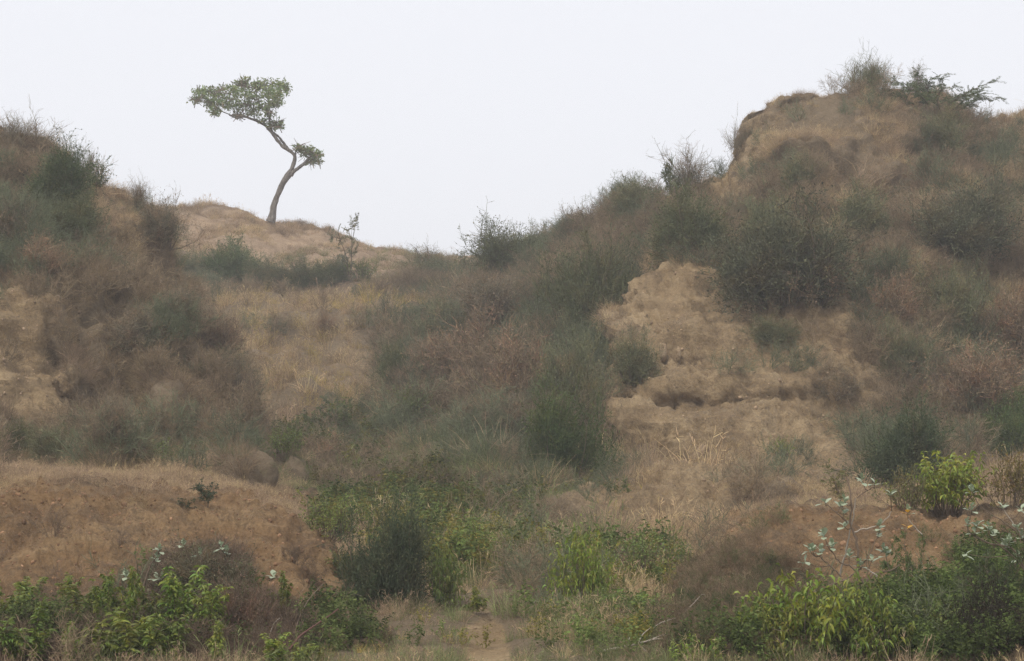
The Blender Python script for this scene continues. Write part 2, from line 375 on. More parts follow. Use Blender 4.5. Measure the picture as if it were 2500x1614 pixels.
loft('right_hill', [
    [(1885, 300, 70), (1840, 287, 65.5), (1870, 251, 62), (1916, 230, 61), (1953, 234, 61), (2007, 245, 62), (2057, 226, 62), (2098, 210, 62), (2152, 207, 62), (2215, 220, 62), (2248, 243, 62), (2306, 263, 64), (2389, 284, 66), (2431, 280, 66), (2500, 270, 66), (2850, 225, 66)],
    [(1860, 345, 69), (1816, 342, 62.5), (1860, 325, 59.5), (1950, 310, 58), (2060, 300, 58), (2150, 290, 58.5), (2230, 300, 59), (2300, 320, 59), (2400, 360, 60), (2500, 350, 61), (2850, 320, 61)],
    [(1860, 425, 67), (1790, 412, 61.5), (1850, 410, 57.5), (1950, 400, 56.5), (2060, 390, 56.5), (2200, 390, 57), (2300, 410, 57), (2400, 440, 57.5), (2500, 440, 58), (2850, 420, 58)],
    [(1760, 500, 64), (1690, 475, 60), (1780, 490, 56), (1900, 490, 55), (2060, 490, 54.5), (2200, 490, 55), (2350, 520, 54.5), (2500, 530, 55), (2850, 520, 56)],
    [(1680, 620, 61), (1610, 592, 57), (1700, 590, 53.5), (1850, 590, 52.5), (2060, 590, 52), (2200, 600, 52), (2350, 620, 52), (2500, 630, 53), (2850, 620, 54)],
    [(1640, 720, 58), (1570, 692, 52.5), (1650, 682, 50.5), (1800, 690, 50), (2060, 690, 50), (2200, 700, 49.5), (2350, 710, 50), (2500, 720, 51), (2850, 710, 52)],
    [(1570, 800, 55), (1497, 792, 51), (1560, 782, 48.5), (1700, 790, 48), (1950, 790, 48), (2150, 790, 48), (2350, 800, 48.5), (2500, 810, 49.5), (2850, 800, 50)],
    [(1640, 890, 52), (1545, 862, 48.2), (1590, 855, 47.3), (1750, 865, 46.9), (1950, 860, 46.9), (2150, 860, 47), (2350, 870, 47.5), (2500, 880, 48.5), (2850, 880, 49)],
    [(1570, 970, 50), (1500, 952, 47), (1560, 945, 45.8), (1750, 940, 45.5), (2000, 930, 45.7), (2150, 930, 46), (2350, 940, 46.5), (2500, 950, 47.5), (2850, 950, 48)],
    [(1550, 1015, 49), (1490, 1008, 46.3), (1560, 1005, 45.5), (1750, 1000, 45.2), (1960, 990, 45.3), (2150, 990, 45.4), (2350, 990, 45.6), (2500, 1000, 46.2), (2850, 1000, 47)],
    [(1540, 1060, 48), (1480, 1045, 45.6), (1560, 1036, 44.5), (1750, 1040, 44.3), (1950, 1040, 44.5), (2150, 1040, 44.7), (2350, 1040, 44.7), (2500, 1050, 45), (2850, 1050, 46)],
    [(1520, 1165, 46), (1470, 1160, 44.4), (1560, 1150, 43.7), (1750, 1140, 42.8), (1950, 1150, 42), (2150, 1140, 42), (2350, 1130, 42), (2500, 1130, 42), (2850, 1130, 43)],
    [(1400, 1240, 42), (1450, 1218, 41), (1600, 1200, 40), (1800, 1200, 39), (2000, 1190, 39), (2250, 1180, 39), (2500, 1180, 39), (2850, 1180, 39)],
    [(1340, 1310, 35), (1450, 1300, 34.5), (1650, 1290, 34), (1850, 1270, 34), (2100, 1235, 35), (2500, 1225, 35), (2850, 1225, 35)]],
    M_HILL, 380, 330, [(1610, 730, 120, 70, .95), (1580, 800, 110, 60, .6), (1540, 890, 70, 50, .9), (1570, 980, 110, 50, .85), (1560, 1100, 110, 75, .95), (1780, 860, 260, 70, .75), (1850, 830, 160, 60, .6), (1800, 980, 390, 260, .66), (1600, 1240, 300, 70, .6), (1680, 730, 110, 70, .8),
                       (1900, 910, 260, 60, .6), (1700, 1010, 180, 60, .6), (2030, 770, 140, 65, .7), (2110, 830, 80, 50, .5), (1700, 1110, 60, 40, .4), (1650, 1220, 260, 60, .75), (2030, 1090, 60, 40, .5), (1950, 1190, 160, 40, .4),
                       (1870, 300, 60, 30, .3), (1740, 450, 70, 35, .85), (1835, 350, 40, 60, .6), (2180, 260, 60, 30, .35), (2060, 420, 100, 30, .25), (2440, 1030, 60, 70, .45)],
    disp_rill, 'tall eroded hill with a bare earth spur and scrub on top', 'hill')

loft('left_bank', [
    [(-700, 1122, 41), (0, 1125, 39), (300, 1130, 37), (600, 1165, 36), (720, 1225, 34), (820, 1330, 33)],
    [(-700, 1155, 31), (0, 1160, 31), (300, 1170, 30.5), (560, 1196, 30), (680, 1238, 29), (780, 1310, 28), (860, 1420, 27.5)],
    [(-700, 1180, 25.5), (0, 1183, 25.5), (138, 1185, 25.3), (323, 1194, 25), (461, 1208, 24.8), (576, 1216, 24.6), (645, 1231, 24.5), (715, 1268, 24.5), (760, 1292, 24.5), (807, 1328, 24.3), (853, 1388, 24)],
    [(-700, 1260, 23.8), (0, 1260, 23.8), (250, 1265, 23.6), (450, 1275, 23.3), (600, 1292, 22.8), (700, 1342, 22.5), (790, 1402, 22.5), (860, 1450, 22.7)],
    [(-700, 1360, 22), (0, 1360, 22), (250, 1365, 21.8), (450, 1375, 21.4), (600, 1390, 21.2), (740, 1430, 21), (870, 1490, 21.6)],
    [(-700, 1460, 20.5), (0, 1460, 20.5), (300, 1470, 20.2), (600, 1490, 19.8), (760, 1530, 20), (910, 1545, 20.6)],
    [(-700, 1600, 18.3), (0, 1600, 18.3), (600, 1600, 18.3), (960, 1605, 19.2)]],
    M_BANK, 200, 300, [(300, 1300, 620, 130, .72), (680, 1400, 180, 110, .8), (60, 1300, 240, 150, .7), (740, 1500, 110, 60, .75), (300, 1225, 500, 30, .9), (300, 1420, 420, 40, .5)],
    disp_bank, 'low crumbling bank of reddish earth with a flat grassy top', 'earth bank', back=((3, .1), (5, -.3), (8, -2)), drop=1)
loft('right_bank', [
    [(1640, 1330, 34), (1760, 1260, 35), (1900, 1215, 36), (2200, 1205, 36), (2900, 1200, 36)],
    [(1660, 1400, 27), (1760, 1310, 28), (1857, 1256, 28), (1980, 1242, 28), (2215, 1238, 28), (2467, 1235, 28), (2900, 1231, 28)],
    [(1620, 1505, 22), (1687, 1405, 23), (1775, 1329, 23.5), (1857, 1272, 24), (1980, 1255, 24.5), (2215, 1251, 24.5), (2467, 1248, 24.5), (2900, 1244, 24.5)],
    [(1600, 1545, 20.8), (1720, 1450, 21), (1850, 1370, 21.8), (1980, 1350, 22.3), (2215, 1345, 22.3), (2467, 1340, 22.3), (2900, 1340, 22.3)],
    [(1570, 1590, 19.8), (1750, 1525, 19.5), (1900, 1470, 20), (2215, 1450, 20.2), (2500, 1450, 20.2), (2900, 1450, 20.2)],
    [(1550, 1645, 18.3), (1800, 1605, 17.8), (2215, 1585, 17.8), (2500, 1580, 17.8), (2900, 1580, 17.8)]],
    M_BANK, 180, 280, [(2100, 1270, 480, 26, .9), (2120, 1340, 260, 60, .7), (1900, 1400, 160, 80, .4), (1650, 1470, 40, 60, .7), (2300, 1420, 180, 70, .7), (1830, 1310, 70, 40, .5)],
    disp_bank, 'low flat topped bank of reddish earth on the near side', 'earth bank', back=((3, .05), (5, -.3), (8, -2)), drop=1)

_V, _F, _o, _names = [], [], 0, []
for k, s in SURF.items():
    _V.append(s['V']); _F.append(s['F'] + _o); _o += len(s['V'])
BVH = BVHTree.FromPolygons(np.concatenate(_V).tolist(), np.concatenate(_F).tolist())
def hit(u, v, skip=6):
    """first terrain point seen at a photo pixel (stepping down where that pixel is sky)"""
    for k in range(60):
        d = Vector(P(u, v + k * skip, 1.0)); d.normalize()
        loc, n, i, dist = BVH.ray_cast(Vector((0, 0, 0)), d)
        if loc is not None and loc.y < 120: return loc
    return Vector(P(u, v, 60))

# ------------------------------------------------------------------ plant geometry (numpy strands)
def ribbons(Pt, W, rg, side=None):
    """Pt (N,k,3), W (N,k) -> flat tapering strands"""
    N, k = Pt.shape[:2]
    if N == 0: return np.zeros((0, 3)), np.zeros((0, 4), int)
    T = Pt[:, -1] - Pt[:, 0]
    if side is None:
        side = rg.normal(size=(N, 3))
    S = np.cross(T, side); S /= np.linalg.norm(S, axis=1, keepdims=True) + 1e-9
    S = S[:, None] * W[..., None] * .5
    V = np.stack([Pt - S, Pt + S], 2).reshape(-1, 3)
    b = (np.arange(N) * k * 2)[:, None] + (np.arange(k - 1) * 2)[None]
    F = np.stack([b, b + 1, b + 3, b + 2], -1).reshape(-1, 4)
    return V, F
def tubes(Pt, W, sides=4):
    N, k = Pt.shape[:2]
    T = np.gradient(Pt, axis=1); T /= np.linalg.norm(T, axis=-1, keepdims=True) + 1e-9
    ref = np.where(np.abs(T[..., 1:2]).max(1, keepdims=True) < .93, np.array([0, 1.0, 0]), np.array([1.0, 0, 0]))
    A = np.cross(T, ref); A /= np.linalg.norm(A, axis=-1, keepdims=True) + 1e-9
    B = np.cross(T, A)
    an = np.arange(sides) / sides * 2 * math.pi
    V = Pt[:, :, None] + (A[:, :, None] * np.cos(an)[:, None] + B[:, :, None] * np.sin(an)[:, None]) * W[..., None, None] * .5
    V = V.reshape(-1, 3)
    b = (np.arange(N) * k * sides)[:, None, None] + (np.arange(k - 1) * sides)[None, :, None] + np.arange(sides)[None, None]
    b2 = (np.arange(N) * k * sides)[:, None, None] + (np.arange(k - 1) * sides)[None, :, None] + ((np.arange(sides) + 1) % sides)[None, None]
    F = np.stack([b, b2, b2 + sides, b + sides], -1).reshape(-1, 4)
    return V, F
def merge(parts):
    V, F, o = [], [], 0
    for v, f in parts:
        if len(v) == 0: continue
        V.append(v); F.append(f + o); o += len(v)
    return np.concatenate(V), np.concatenate(F)
def unit(a): return a / (np.linalg.norm(a, axis=-1, keepdims=True) + 1e-9)
def shoot(start, d, L, k, rg, wig=.15, up=.0):
    """strands from start along d, bending; up is added at each step"""
    N = len(start); pts = [start]; dd = unit(d)
    for i in range(k - 1):
        pts.append(pts[-1] + dd * (L / (k - 1))[:, None])
        dd = unit(dd + rg.normal(size=(N, 3)) * wig + np.array([0, 0, 1.0]) * up)
    return np.stack(pts, 1)
def grow(Pt, m, rg, t0=.25, t1=1, spread=.7, L=(.2, .4), k=4, wig=.2, up=.08):
    N, kk = Pt.shape[:2]
    src = np.repeat(np.arange(N), m); t = rg.uniform(t0, t1, N * m) * (kk - 1)
    i = np.minimum(t.astype(int), kk - 2); f = (t - i)[:, None]
    a, b = Pt[src, i], Pt[src, i + 1]
    st = a + (b - a) * f; d = unit(unit(b - a) + rg.normal(size=(N * m, 3)) * spread)
    return shoot(st, d, rg.uniform(*L, N * m), k, rg, wig, up)
def taper(Pt, w0, w1): return np.linspace(w0, w1, Pt.shape[1])[None].repeat(len(Pt), 0)
def leaves_at(pos, d, L, W, rg, droop=.3, k=4, side=None):
    """curved leaf blades"""
    N = len(pos)
    Pt = [pos]; dd = unit(d)
    for i in range(k - 1):
        Pt.append(Pt[-1] + dd * (L / (k - 1))[:, None]); dd = unit(dd + np.array([0, 0, -1.0]) * droop)
    Pt = np.stack(Pt, 1)
    prof = np.array({4: [.25, 1, .8, .06], 3: [.3, 1, .08]}[k])
    return ribbons(Pt, W[:, None] * prof[None], rg, side)
def along(Pt, n, rg, t0=.2, t1=1.0):
    N, kk = Pt.shape[:2]
    src = np.repeat(np.arange(N), n); t = rg.uniform(t0, t1, N * n) * (kk - 1)
    i = np.minimum(t.astype(int), kk - 2); f = (t - i)[:, None]
    return Pt[src, i] + (Pt[src, i + 1] - Pt[src, i]) * f, unit(Pt[src, i + 1] - Pt[src, i])

def broom(seed, stems=46, spread=.9, fine=7, leafy=0, tall=1.0, wk=1.0, up=.22, leaf=.028):
    """dome of arching twigs, about 1 unit in radius and 1.2 high -> (stems mesh, twigs mesh)"""
    rg = np.random.default_rng(seed)
    az = rg.uniform(0, 2 * math.pi, stems); r = np.sqrt(rg.uniform(0, 1, stems)) * .22
    nk = 6; caz = rg.uniform(0, 6.283, nk); clen = rg.uniform(.42, 1.25, nk); k = rg.integers(0, nk, stems)
    az = caz[k] + rg.normal(0, .34, stems)
    tilt = np.abs(rg.normal(0, spread * .62, stems)).clip(0, 1.35)
    st = np.stack([np.cos(az) * r, np.sin(az) * r, np.full(stems, -.08)], -1)
    d = np.stack([np.cos(az) * np.sin(tilt), np.sin(az) * np.sin(tilt), np.cos(tilt)], -1)
    L = rg.uniform(.5, 1.05, stems) * tall * clen[k]
    a = shoot(st, d, L, 6, rg, .16, up * .5)
    b = grow(a, 7, rg, .2, 1, .55, (.22, .5), 5, .2, up * .5)
    c = grow(b, fine, rg, .15, 1, .6, (.10, .32), 4, .24, up * .4)
    e = grow(c, 2, rg, .2, 1, .7, (.06, .18), 3, .2, up * .2)
    x = grow(a[:14], 2, rg, .5, 1, .4, (.2, .45), 6, .18, .05)           # bare shoots standing out of the mass
    sm = merge([tubes(a, taper(a, .022 * wk, .008 * wk), 4), tubes(x, taper(x, .010, .004), 3)])
    parts = [ribbons(b, taper(b, .009 * wk, .005 * wk), rg), ribbons(c, taper(c, .0065 * wk, .0035 * wk), rg), ribbons(e, taper(e, .005 * wk, .003 * wk), rg)]
    if leafy:
        p, dd = along(c, leafy, rg)
        p2, dd2 = along(e, max(1, leafy // 2), rg)
        p = np.concatenate([p, p2]); n = len(p); dd = np.concatenate([dd, dd2])
        parts.append(leaves_at(p, dd + rg.normal(size=(n, 3)) * .9, rg.uniform(.6, 1.3, n) * leaf * 1.5, rg.uniform(.6, 1.2, n) * leaf, rg, .2, 3))
    return sm, merge(parts)
def leafbush(seed, stems=26, leaf=.07, n2=8, nl=9, spread=.9, droop=.45, tall=1.0, width=.4, L2=(.2, .45)):
    rg = np.random.default_rng(seed)
    az = rg.uniform(0, 2 * math.pi, stems); r = np.sqrt(rg.uniform(0, 1, stems)) * .25
    tilt = np.abs(rg.normal(0, spread * .6, stems)).clip(0, 1.3)
    st = np.stack([np.cos(az) * r, np.sin(az) * r, np.full(stems, -.08)], -1)
    d = np.stack([np.cos(az) * np.sin(tilt), np.sin(az) * np.sin(tilt), np.cos(tilt)], -1)
    a = shoot(st, d, rg.uniform(.6, 1.05, stems) * tall, 6, rg, .14, .1)
    b = grow(a, n2, rg, .3, 1, .6, L2, 4, .2, .12)
    p, dd = along(b, nl, rg, .15, 1); n = len(p)
    ld = dd * .5 + rg.normal(size=(n, 3)) * .75 + np.array([0, 0, -.15])
    lv = leaves_at(p, ld, rg.uniform(.6, 1.25, n) * leaf, rg.uniform(.7, 1.2, n) * leaf * width, rg, droop, 4)
    sm = merge([tubes(a, taper(a, .02, .008), 4), ribbons(b, taper(b, .008, .004), rg)])
    return sm, lv
def herb(seed, stems=5, leaf=.12, per=34, tall=1.0, spread=.35, droop=.6, t0=.3):
    """upright leafy stems with drooping blades in whorls, about 1 unit high"""
    rg = np.random.default_rng(seed)
    az = rg.uniform(0, 2 * math.pi, stems); r = rg.uniform(.02, .18, stems)
    tilt = np.abs(rg.normal(0, spread, stems)).clip(0, .9)
    st = np.stack([np.cos(az) * r, np.sin(az) * r, np.full(stems, -.05)], -1)
    d = np.stack([np.cos(az) * np.sin(tilt), np.sin(az) * np.sin(tilt), np.cos(tilt)], -1)
    a = shoot(st, d, rg.uniform(.65, 1.05, stems) * tall, 7, rg, .06, .06)
    side = grow(a, 4, rg, .35, .95, .55, (.12, .3), 4, .12, .2)
    p, dd = along(a, per, rg, t0, 1.0); p2, dd2 = along(side, per // 3, rg, .3, 1.0)
    p = np.concatenate([p, p2]); dd = np.concatenate([dd, dd2]); n = len(p)
    out = rg.normal(size=(n, 3)); out[:, 2] *= .2
    ld = unit(out) + dd * .55
    tops = np.concatenate([a[:, -1], side[:, -1]]); q = np.repeat(tops, 5, 0); m = len(q)
    td = rg.normal(size=(m, 3)); td[:, 2] = np.abs(td[:, 2]) * .6
    lv = merge([leaves_at(p, ld, rg.uniform(.6, 1.25, n) * leaf, rg.uniform(.8, 1.2, n) * leaf * .22, rg, droop, 4),
                leaves_at(q, unit(td), rg.uniform(.4, .8, m) * leaf, rg.uniform(.8, 1.2, m) * leaf * .22, rg, droop * .7, 4)])
    sm = merge([tubes(a, taper(a, .016, .006), 4), ribbons(side, taper(side, .008, .004), rg)])
    return sm, lv
def feathery(seed, stems=6, spread=.7, tall=1.0, npin=7, leaf=.032, arch=-.09, pairs=9):
    """arching branches hung with small paired leaflets (thorn scrub)"""
    rg = np.random.default_rng(seed)
    az = rg.uniform(0, 2 * math.pi, stems); tilt = np.abs(rg.normal(.2, spread * .6, stems)).clip(0, 1.2)
    st = np.zeros((stems, 3)); st[:, 2] = -.05
    d = np.stack([np.cos(az) * np.sin(tilt), np.sin(az) * np.sin(tilt), np.cos(tilt)], -1)
    a = shoot(st, d, rg.uniform(.7, 1.1, stems) * tall, 8, rg, .1, arch)
    b = grow(a, 5, rg, .3, 1, .5, (.2, .45), 5, .14, arch * .5)
    rach = grow(np.concatenate([b]), npin, rg, .1, 1, .9, (.09, .16), 4, .08, -.2)
    N = len(rach); t = np.tile(np.linspace(.1, 1, pairs), N)
    src = np.repeat(np.arange(N), pairs); x = t * 3; i = np.minimum(x.astype(int), 2); f = (x - i)[:, None]
    pos = rach[src, i] + (rach[src, i + 1] - rach[src, i]) * f; dr = unit(rach[src, i + 1] - rach[src, i])
    sd = unit(np.cross(dr, rg.normal(size=(N, 3))[src]))
    lp, ld = np.concatenate([pos, pos]), np.concatenate([sd + dr * .4, -sd + dr * .4]); n = len(lp)
    lv = leaves_at(lp, ld, rg.uniform(.8, 1.2, n) * leaf, rg.uniform(.8, 1.2, n) * leaf * .45, rg, .1, 3)
    sm = merge([tubes(a, taper(a, .02, .007), 4), tubes(b, taper(b, .009, .004), 3), ribbons(rach, taper(rach, .004, .002), rg)])
    return sm, lv

def protos(fn, seeds, stem_mat, leaf_mat, tag, **kw):
    r = []
    for s in seeds:
        a, b = fn(s, **kw)
        e = np.concatenate([a[0], b[0]]); ext = (np.percentile(e[:, 2], 99), 2 * np.percentile(np.abs(e[:, :2]), 97))
        r.append((mesh_np(tag + '_stems', *a, stem_mat), mesh_np(tag + '_twigs', *b, leaf_mat), ext))
    return r
PR = {
    'broom': protos(broom, (1, 2, 3, 4), M_STEM, M_TWIG, 'broom', stems=48, leafy=1, leaf=.02),
    'dense': protos(broom, (5, 6, 7), M_STEM, M_TWIG, 'dense', stems=60, fine=8, leafy=1, spread=1.05, leaf=.02),
    'sparse': protos(broom, (8, 9, 10), M_STEM, M_TWIG, 'sparse', stems=26, fine=4, leafy=0, spread=.7, wk=.9, up=.12),
    'leafy': protos(leafbush, (11, 12, 13), M_STEM, M_LEAF, 'leafy', stems=30, leaf=.05, nl=11, width=.5, droop=.2),
    'bigleaf': protos(leafbush, (14, 15, 16), M_STEM, M_LEAF, 'bigleaf', stems=34, leaf=.125, n2=7, nl=10, width=.25, droop=.75),
    'herb': protos(herb, (17, 18, 19, 20), M_STEM, M_LEAF, 'herb', stems=5, leaf=.14, per=60, spread=.2),
    'feather': protos(feathery, (21, 22, 23), M_STEM, M_LEAF, 'feather', stems=9, spread=1.0),
    'arching': protos(feathery, (26,), M_STEM, M_LEAF, 'arching', stems=14, spread=1.35, arch=-.04, npin=11, leaf=.022, pairs=11),
    'sapling': protos(feathery, (24, 25), M_STEM, M_LEAF, 'sapling', stems=2, spread=.12, npin=8, arch=-.01, leaf=.03),
}
PART_NAMES = {'broom': ('stems', 'twigs'), 'dense': ('stems', 'twigs'), 'sparse': ('stems', 'twigs')}
_cnt = {}
def plant(kind, name, u, v, w, h, col, label, cat='shrub', group=None, Y=None, sink=.03, lean=0):
    """one plant whose foot shows at photo pixel (u, v), w x h photo pixels large"""
    loc = hit(u, v) if Y is None else Vector(P(u, v, Y))
    m = loc.y / FPX
    i = _cnt.get(kind, 0); _cnt[kind] = i + 1
    pr = PR[kind][i % len(PR[kind])]
    root = link(name, None, label=label, cat=cat, group=group)
    root.empty_display_size = .2
    H, R = pr[2]
    root.location = loc + Vector((0, w * m * .1, -sink))
    root.scale = (w * m / R, w * m / R, h * m / H)
    root.rotation_euler = (0, lean, (i * 2.399) % 6.283)
    sn, ln = PART_NAMES.get(kind, ('stems', 'foliage'))
    for nm, me in ((sn, pr[0]), (ln, pr[1])):
        o = link(nm, me, root, kind='stuff' if nm in ('twigs', 'foliage') else None)
        o.color = (*col, 1)
    return root

# ------------------------------------------------------------------ the lone tree
def lone_tree():
    Y0 = 98.0
    foot = hit(665, 533)
    Y0 = foot.y
    C = lambda x, y, dy=0.0: P(x / 2.407, y / 2.407, Y0 + dy)          # pixels of an enlarged view of the tree
    px = Y0 / FPX / 2.407
    root = link('lone_tree', None, label='lone leaning tree with a bent trunk and flat crown on the bare hilltop', cat='tree', loc=foot)
    rg = np.random.default_rng(3)
    def limb(pts, w, name, wob=.05, sides=10):
        K = np.array([C(*p) for p in pts]); n = len(pts) * 5
        A = catmull(K, np.linspace(0, len(K) - 1, n)); W = np.interp(np.linspace(0, 1, n), np.linspace(0, 1, len(w)), w) * px * .88
        V, F = tubes(A[None], W[None], sides)
        V = V + (fbm(V * 3.1, 3) * wob)[:, None] * unit(rg.normal(size=3))
        o = link(name, mesh_np(name, V - np.array(foot), F, M_BARK, True), root); return A
    limb([(1590, 1305), (1600, 1270), (1608, 1215), (1630, 1150), (1658, 1085), (1690, 1035), (1720, 995)], [66, 50, 40, 36, 38, 46, 34], 'trunk', .07, 14)
    a = limb([(1680, 1050), (1706, 1015), (1726, 965), (1733, 925), (1722, 903), (1695, 880), (1650, 850), (1612, 800), (1560, 738), (1500, 706), (1432, 686), (1395, 694), (1350, 675)], [32, 28, 27, 22, 18, 15, 11], 'branch')
    b = limb([(1700, 885, .2), (1668, 842, .3), (1632, 800, .4), (1598, 770, .4), (1586, 735, .3), (1584, 690, .2), (1572, 655, .2), (1588, 610, .2), (1560, 560, .3)], [16, 17, 18, 17, 12, 9], 'branch')
    c = limb([(1708, 1030, -.1), (1738, 1000, -.2), (1775, 968, -.2), (1812, 938, -.2), (1845, 905, -.2)], [30, 24, 20, 16, 9], 'branch')
    d = limb([(1734, 925, .1), (1738, 890, .1), (1752, 862, .1)], [12, 9, 5], 'branch')
    tips = [((1395, 694), (1300, 650, .5), (1225, 590, .8)), ((1432, 686), (1420, 630, -.6), (1370, 560, -.9)), ((1500, 706), (1480, 640, .8), (1440, 520, 1.2)),
            ((1572, 655), (1520, 600, -.8), (1500, 520, -1)), ((1588, 610), (1620, 560, .6), (1645, 500, .9)), ((1584, 690), (1620, 725, 0), (1640, 700, 0)),
            ((1300, 650, .5), (1230, 600, .3), (1165, 590, -.2)), ((1370, 560, -.9), (1280, 540, -.8), (1180, 530, -.6))]
    for t in tips: limb(t, [9, 6, 3], 'branch', .03, 6)
    # crown: leaf sprays round branch ends
    cl = [(1160, 540, 30), (1150, 590, 24), (1195, 560, 40), (1240, 540, 36), (1230, 600, 40), (1265, 650, 28), (1290, 570, 48), (1300, 525, 30), (1310, 620, 42), (1360, 590, 55), (1370, 530, 45), (1390, 640, 45), (1400, 680, 22),
          (1420, 500, 40), (1445, 480, 24), (1440, 560, 60), (1455, 620, 48), (1500, 520, 40), (1510, 590, 55), (1540, 495, 38), (1555, 640, 40), (1570, 550, 55), (1600, 500, 40), (1625, 560, 42), (1650, 500, 40), (1672, 520, 22), (1600, 610, 34),
          (1635, 600, 22), (1590, 660, 22), (1625, 720, 30), (1605, 745, 22), (1640, 745, 18), (1545, 715, 18), (1268, 665, 14), (1755, 860, 24), (1770, 885, 18), (1825, 900, 46), (1855, 915, 42), (1800, 905, 26), (1830, 950, 22), (1865, 950, 18), (1480, 660, 28)]
    pts, nd = [], []
    for (x, y, r) in cl:
        dep = 0 if y > 690 else rg.normal(0, 1.1)
        for q in range(max(2, int(r / 8.0))):
            c0 = C(x, y, dep) + unit(rg.normal(size=3)) * r * px * rg.uniform(.2, .95) * np.array([1, 1.5, .8])
            n = 30
            pts.append(c0 + np.clip(rg.normal(size=(n, 3)), -1.7, 1.7) * np.array([.15, .15, .075]) * (.6 + r / 60)); nd.append(rg.normal(size=(n, 3)) + np.array([0, 0, .2]))
    p = np.concatenate(pts); q = np.concatenate(nd); n = len(p)
    V, F = leaves_at(p, q, rg.uniform(.10, .22, n), rg.uniform(.05, .10, n), rg, .25, 3)
    o = link('crown', mesh_np('crown', V - np.array(foot), F, M_LEAF), root); o.color = (.175, .235, .085, 1)
    # fine twigs inside the crown
    k = rg.integers(0, len(cl), 420)
    s = np.array([C(cl[i][0], cl[i][1], rg.normal(0, .6)) for i in k]); dirs = rg.normal(size=(420, 3)) * np.array([1, 1, .6])
    tw = shoot(s - unit(dirs) * .4, dirs, rg.uniform(.5, 1.1, 420), 4, rg, .25, .1)
    V, F = ribbons(tw, taper(tw, .045, .015), rg); link('twigs', mesh_np('twigs', V - np.array(foot), F, M_STEM), root, kind='stuff')
lone_tree()

# ------------------------------------------------------------------ broad-leaved milkweed plants: every leaf a part
def wax_leaf(seed):
    rg = np.random.default_rng(seed)
    t = np.linspace(0, 1, 6); w = np.array([.10, .55, .92, 1.0, .72, .06]) * .33
    y = t - .28 * t ** 2 * .3; z = -.22 * t ** 2 + .05 * t
    V = []
    for i in range(6):
        cup = .10 * w[i]
        V += [(-w[i], y[i], z[i] + cup + rg.normal() * .012), (0, y[i], z[i]), (w[i], y[i], z[i] + cup + rg.normal() * .012)]
    F = []
    for i in range(5):
        a = i * 3; F += [(a, a + 1, a + 4, a + 3), (a + 1, a + 2, a + 5, a + 4)]
    return mesh_np('leaf', V, F, M_WAXLEAF, True)
WAX = [wax_leaf(s) for s in (1, 2, 3)]
YEL = WAX[0].copy(); YEL.materials.clear(); YEL.materials.append(M_YELLOWLEAF)
def milkweed(label, Y, stems, heads, leaf=.12, seed=1, yellow=()):
    """stems: polylines of photo pixels (u, v[, dy]); heads: (u, v, leaves[, dy]) leaf rosettes"""
    rg = np.random.default_rng(seed)
    base = Vector(P(*stems[0][0][:2], Y))
    root = link('milkweed_plant', None, label=label, cat='plant', group='broad leaved milkweed plants', loc=base)
    ALL = []
    for (pale, w, pts) in [(x[-2], x[-1], x[:-2]) for x in stems]:
        K = np.array([P(p[0], p[1], Y + (p[2] if len(p) > 2 else 0)) for p in pts]); n = max(5, len(K) * 4)
        A = catmull(K, np.linspace(0, len(K) - 1, n)); A[1:-1] += rg.normal(size=(n - 2, 3)) * .004
        V, F = tubes(A[None], np.linspace(w * 1.25, w * .6, n)[None], 6)
        link('stem', mesh_np('stem', V - np.array(base), F, M_PALESTEM if pale else M_STEM, True), root); ALL.append(A)
    ALL = np.concatenate(ALL)
    for hi, h in enumerate(heads):
        c = P(h[0], h[1] + 6, Y + (h[3] if len(h) > 3 else 0)); n = h[2] + (3 if h[2] > 4 else 1)
        ph = rg.uniform(0, 6.28)
        cand = ALL[ALL[:, 2] < c[2] + .01] if (ALL[:, 2] < c[2] + .01).any() else ALL
        q0 = cand[np.argmin(np.linalg.norm(cand - c, axis=1))]; mid = (q0 + c) / 2 + np.array([0, 0, -.02])
        A = catmull(np.array([q0, mid, c + np.array([0, 0, .02])]), np.linspace(0, 2, 7))
        if np.linalg.norm(q0 - c) < .5:
            V, F = tubes(A[None], np.linspace(.011, .006, 7)[None], 5); link('shoot', mesh_np('shoot', V - np.array(base), F, M_STEM, True), root)
        tilt = Vector((rg.normal() * .25, rg.normal() * .25 - .5, 1)).normalized()
        for i in range(n):
            lev = i // 2; az = ph + lev * math.pi / 2 + (i % 2) * math.pi + rg.normal() * .2
            el = .42 + lev * .3 + rg.normal() * .15                   # young leaves stand up
            d = Vector((math.cos(az) * math.cos(el), math.sin(az) * math.cos(el), math.sin(el)))
            d = (tilt.to_track_quat('Z', 'Y') @ d)
            q = d.to_track_quat('Y', 'Z')
            s = leaf * rg.uniform(.8, 1.15) * (1 - .16 * lev) * (1 if n > 2 else .9)
            isy = hi in yellow and i in (0, 2)
            o = link('leaf', YEL if isy else WAX[int(rg.integers(3))], root)
            if isy: o['label'] = 'withered bright yellow leaf'
            o.location = Vector(c) - base + Vector((0, 0, lev * leaf * .18)); o.rotation_euler = q.to_euler(); o.scale = (s, s, s)
Z8 = lambda x, y: (1900 + x / 3.117, 1120 + y / 3.117)
def zz(*pts): return [Z8(*p[:2]) + tuple(p[2:]) for p in pts]
